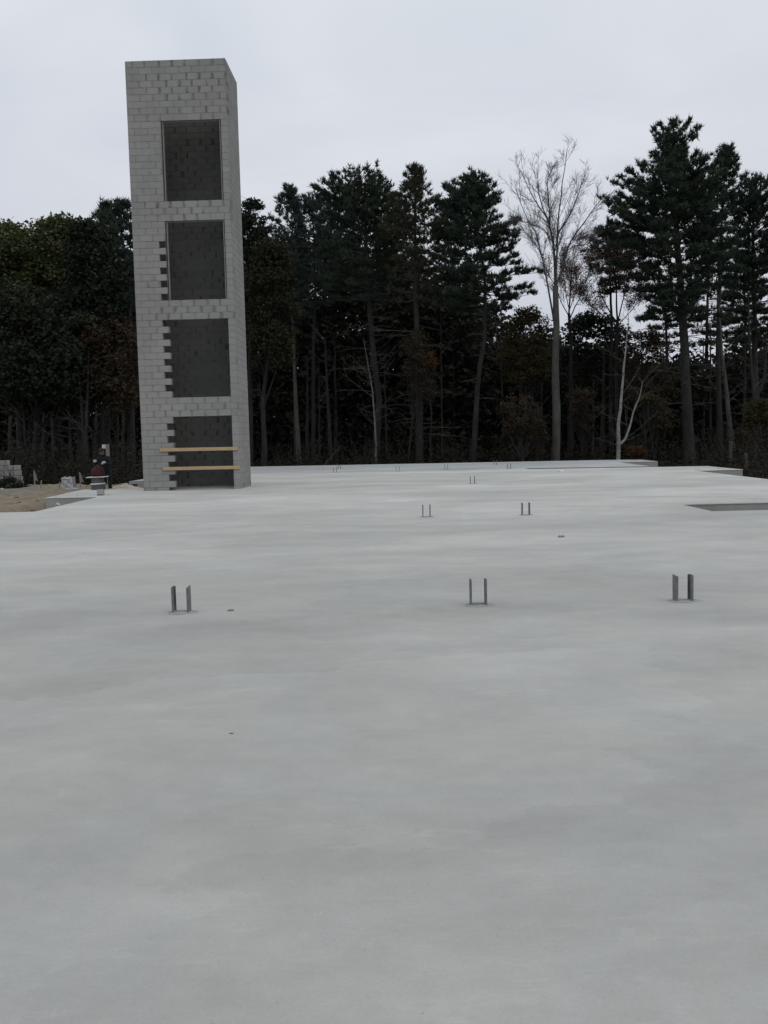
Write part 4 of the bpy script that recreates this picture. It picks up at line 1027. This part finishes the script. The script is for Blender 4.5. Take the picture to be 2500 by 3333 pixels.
J = {'pelvis': (.0, 0, .93, .15, .115), 'belly': (-.02, -.04, 1.08, .15, .115), 'chest': (-.045, -.10, 1.27, .17, .125), 'neckb': (-.06, -.14, 1.42, .075, .075),
     'neck': (-.07, -.165, 1.49, .052, .052), 'head': (-.085, -.19, 1.575, .078, .09), 'crown': (-.085, -.185, 1.64, .07, .082),
     'hipl': (-.09, 0, .88, .098, .10), 'kneel': (-.11, -.06, .48, .062, .065), 'ankl': (-.10, .0, .09, .045, .05), 'footl': (-.12, -.14, .04, .042, .035),
     'hipr': (.09, 0, .88, .098, .10), 'kneer': (.10, -.03, .48, .062, .065), 'ankr': (.10, .03, .09, .045, .05), 'footr': (.12, -.12, .04, .042, .035),
     'shl': (-.215, -.11, 1.37, .07, .07), 'ell': (-.33, -.17, 1.14, .052, .052), 'wrl': (-.265, -.36, 1.27, .036, .036),
     'shr': (.125, -.11, 1.38, .07, .07), 'elr': (.20, -.18, 1.14, .052, .052), 'wrr': (.055, -.37, 1.23, .036, .036)}
E_ = [('pelvis', 'belly'), ('belly', 'chest'), ('chest', 'neckb'), ('neckb', 'neck'), ('neck', 'head'), ('head', 'crown'), ('pelvis', 'hipl'), ('hipl', 'kneel'), ('kneel', 'ankl'), ('ankl', 'footl'),
      ('pelvis', 'hipr'), ('hipr', 'kneer'), ('kneer', 'ankr'), ('ankr', 'footr'), ('chest', 'shl'), ('shl', 'ell'), ('ell', 'wrl'), ('chest', 'shr'), ('shr', 'elr'), ('elr', 'wrr')]
names = list(J)
me = bpy.data.meshes.new('body'); me.from_pydata([J[n_][:3] for n_ in names], [(names.index(a), names.index(b_)) for a, b_ in E_], [])
me.materials.append(M_person); body = link('body', me, man)
sk = body.modifiers.new('skin', 'SKIN'); sk.use_smooth_shade = True
if not me.skin_vertices: pass
for i, n_ in enumerate(names):
    me.skin_vertices[0].data[i].radius = J[n_][3:5]
me.skin_vertices[0].data[0].use_root = True
ss = body.modifiers.new('sub', 'SUBSURF'); ss.levels = 2; ss.render_levels = 2
# face: nose, brow; ears
M_skin = mat('skin', (.17, .10, .075), (.2, .12, .09), 5, .6)
tb = Tubes(); tb.add([(-.087, -.275, 1.60), (-.088, -.292, 1.575), (-.088, -.283, 1.565)], [.007, .013, .009], 6)
tb.add([(-.165, -.19, 1.59), (-.170, -.18, 1.575), (-.165, -.19, 1.555)], [.008, .012, .006], 5); tb.add([(-.005, -.19, 1.59), (.0, -.18, 1.575), (-.005, -.19, 1.555)], [.008, .012, .006], 5)
link('face', tb.mesh('face', M_skin), man)
tb = Tubes(); tb.add([(-.118, -.270, 1.598), (-.108, -.276, 1.598)], [.007, .007], 6); tb.add([(-.066, -.276, 1.598), (-.056, -.270, 1.598)], [.007, .007], 6); tb.add([(-.11, -.270, 1.535), (-.066, -.270, 1.535)], [.004, .004], 5)
link('eyes_and_mouth', tb.mesh('eyes_and_mouth', M_bark_dark), man)
bm = bmesh.new(); bmesh.ops.create_uvsphere(bm, u_segments=20, v_segments=12, radius=1)
for v in bm.verts: v.co = Vector((v.co.x*.093-.085, v.co.y*.103-.185, max(v.co.z, -.15)*.082+1.64))
box_bm(bm, -.155, -.015, -.345, -.25, 1.622, 1.634, .004)
link('cap', bm_mesh('cap', bm, mat('dark_cap', (.02, .016, .014), (.035, .028, .025)), True), man)
M_glove = mat('pale_work_glove', (.34, .34, .33), (.44, .44, .43), 9, .8)
for (wx, wy, wz), dr in (((-.265, -.36, 1.27), (.10, -.5, .12)), ((.055, -.37, 1.23), (-.16, -.5, -.05))):
    d_ = np.array(dr); d_ /= np.linalg.norm(d_); sd_ = np.cross(d_, [0, 0, 1]); sd_ /= np.linalg.norm(sd_); up_ = np.cross(sd_, d_)
    w0 = np.array([wx, wy, wz]); tb = Tubes()
    tb.add([w0-d_*.03, w0+d_*.01, w0+d_*.05, w0+d_*.095, w0+d_*.105], [.04, .043, .05, .046, .02], 8)
    for i, (o_, L_) in enumerate(((-.034, .065), (-.012, .078), (.011, .073), (.032, .058))):
        a = w0+d_*.09+sd_*o_; b_ = a+d_*L_*.5-up_*.005; c_ = b_+d_*L_*.28-up_*.03; e__ = c_-up_*.025
        tb.add([a, b_, c_, e__], [.013, .012, .011, .007], 6)
    a = w0+d_*.03-sd_*.04; tb.add([a, a-sd_*.025+d_*.03, a-sd_*.02+d_*.06-up_*.01], [.015, .013, .008], 6)
    link('glove', tb.mesh('glove', M_glove), man)

# ------------------------------------------------------------------ small litter on the slab
M_brown = mat('rust_brown_scrap', (.15, .14, .125), (.24, .22, .20), 20, .85)
def scrap(x, y, w_, h_, mt, lab, cat, seed, thick=.02, name='debris'):
    p = gz(x, y); g__ = random.Random(seed); z0 = 0 if p[1] < 40 else -.006
    bm = bmesh.new(); n_ = 9; top_ = []; bot = []
    for i in range(n_):
        a = i/n_*2*math.pi; r_ = 1+g__.uniform(-.25, .25)
        top_.append(bm.verts.new((math.cos(a)*w_/2*r_, math.sin(a)*h_/2*r_, thick*g__.uniform(.5, 1.5)))); bot.append(bm.verts.new((math.cos(a)*w_/2*r_*1.03, math.sin(a)*h_/2*r_*1.03, .001)))
    c_ = bm.verts.new((0, 0, thick*1.3))
    for i in range(n_):
        j = (i+1) % n_; bm.faces.new((top_[i], top_[j], c_)); bm.faces.new((bot[i], bot[j], top_[j], top_[i]))
    bm.faces.new(bot[::-1])
    o = link(name, bm_mesh(name, bm, mt), None, (p[0], p[1], z0)); o.rotation_euler = (0, 0, g__.uniform(-.3, .3)); props(o, lab, cat)
scrap(1827, 1748, .11, .09, M_brown, 'brown flat scrap on the slab below the second row of brackets', 'debris', 1, .018)
scrap(750, 1988, .05, .035, M_brown, 'small dark scrap on the slab right of the left front bracket', 'debris', 2, .010)
scrap(1828, 1537, .22, .2, M_wht, 'crumpled white scrap on the far slab by the dark gap', 'debris', 3, .06)
scrap(754, 2388, .022, .014, M_brown, 'tiny dark leaf on the near slab, left of centre', 'leaf', 4, .004, 'leaf')
scrap(1888, 2368, .007, .006, M_wht, 'tiny white chip on the near slab, right of centre', 'chip', 5, .003, 'chip')
for i, x in enumerate((2265, 2270, 2277, 2338)):
    p = gz(x, 1531 if x < 2300 else 1527); tb = Tubes(); tb.add([(0, 0, -.02), (0, 0, .07 if x > 2300 else .04), (.012, 0, .085 if x > 2300 else .05)], [.009, .009, .007], 6)
    props(link('anchor_bolt', tb.mesh('anchor_bolt', M_rust), None, (p[0], p[1], 0)),
          'small anchor bolt at the inner corner of the right slab step' if x < 2300 else 'lone anchor bolt on the step at the right, apart from the cluster', 'bolt', 'anchor bolts at the right slab step' if x < 2300 else None)
# upright form panel remains past the right slab corner
p = gy(2378, 1480, 52)
o = boxobj('form_stake', M_bark_grey, None, p[0], 52, .05, .18, .05, 1.5, (0, .02, 0), .01); props(o, 'grey upright board just beyond the right corner of the slab', 'board')
p = gy(2428, 1530, 50)
o = boxobj('form_stake', M_bark_grey, None, p[0], 50, -.25, .17, .05, .9, (0, -.02, 0), .01); props(o, 'shorter grey upright board at the right, nearer the photo edge', 'board')
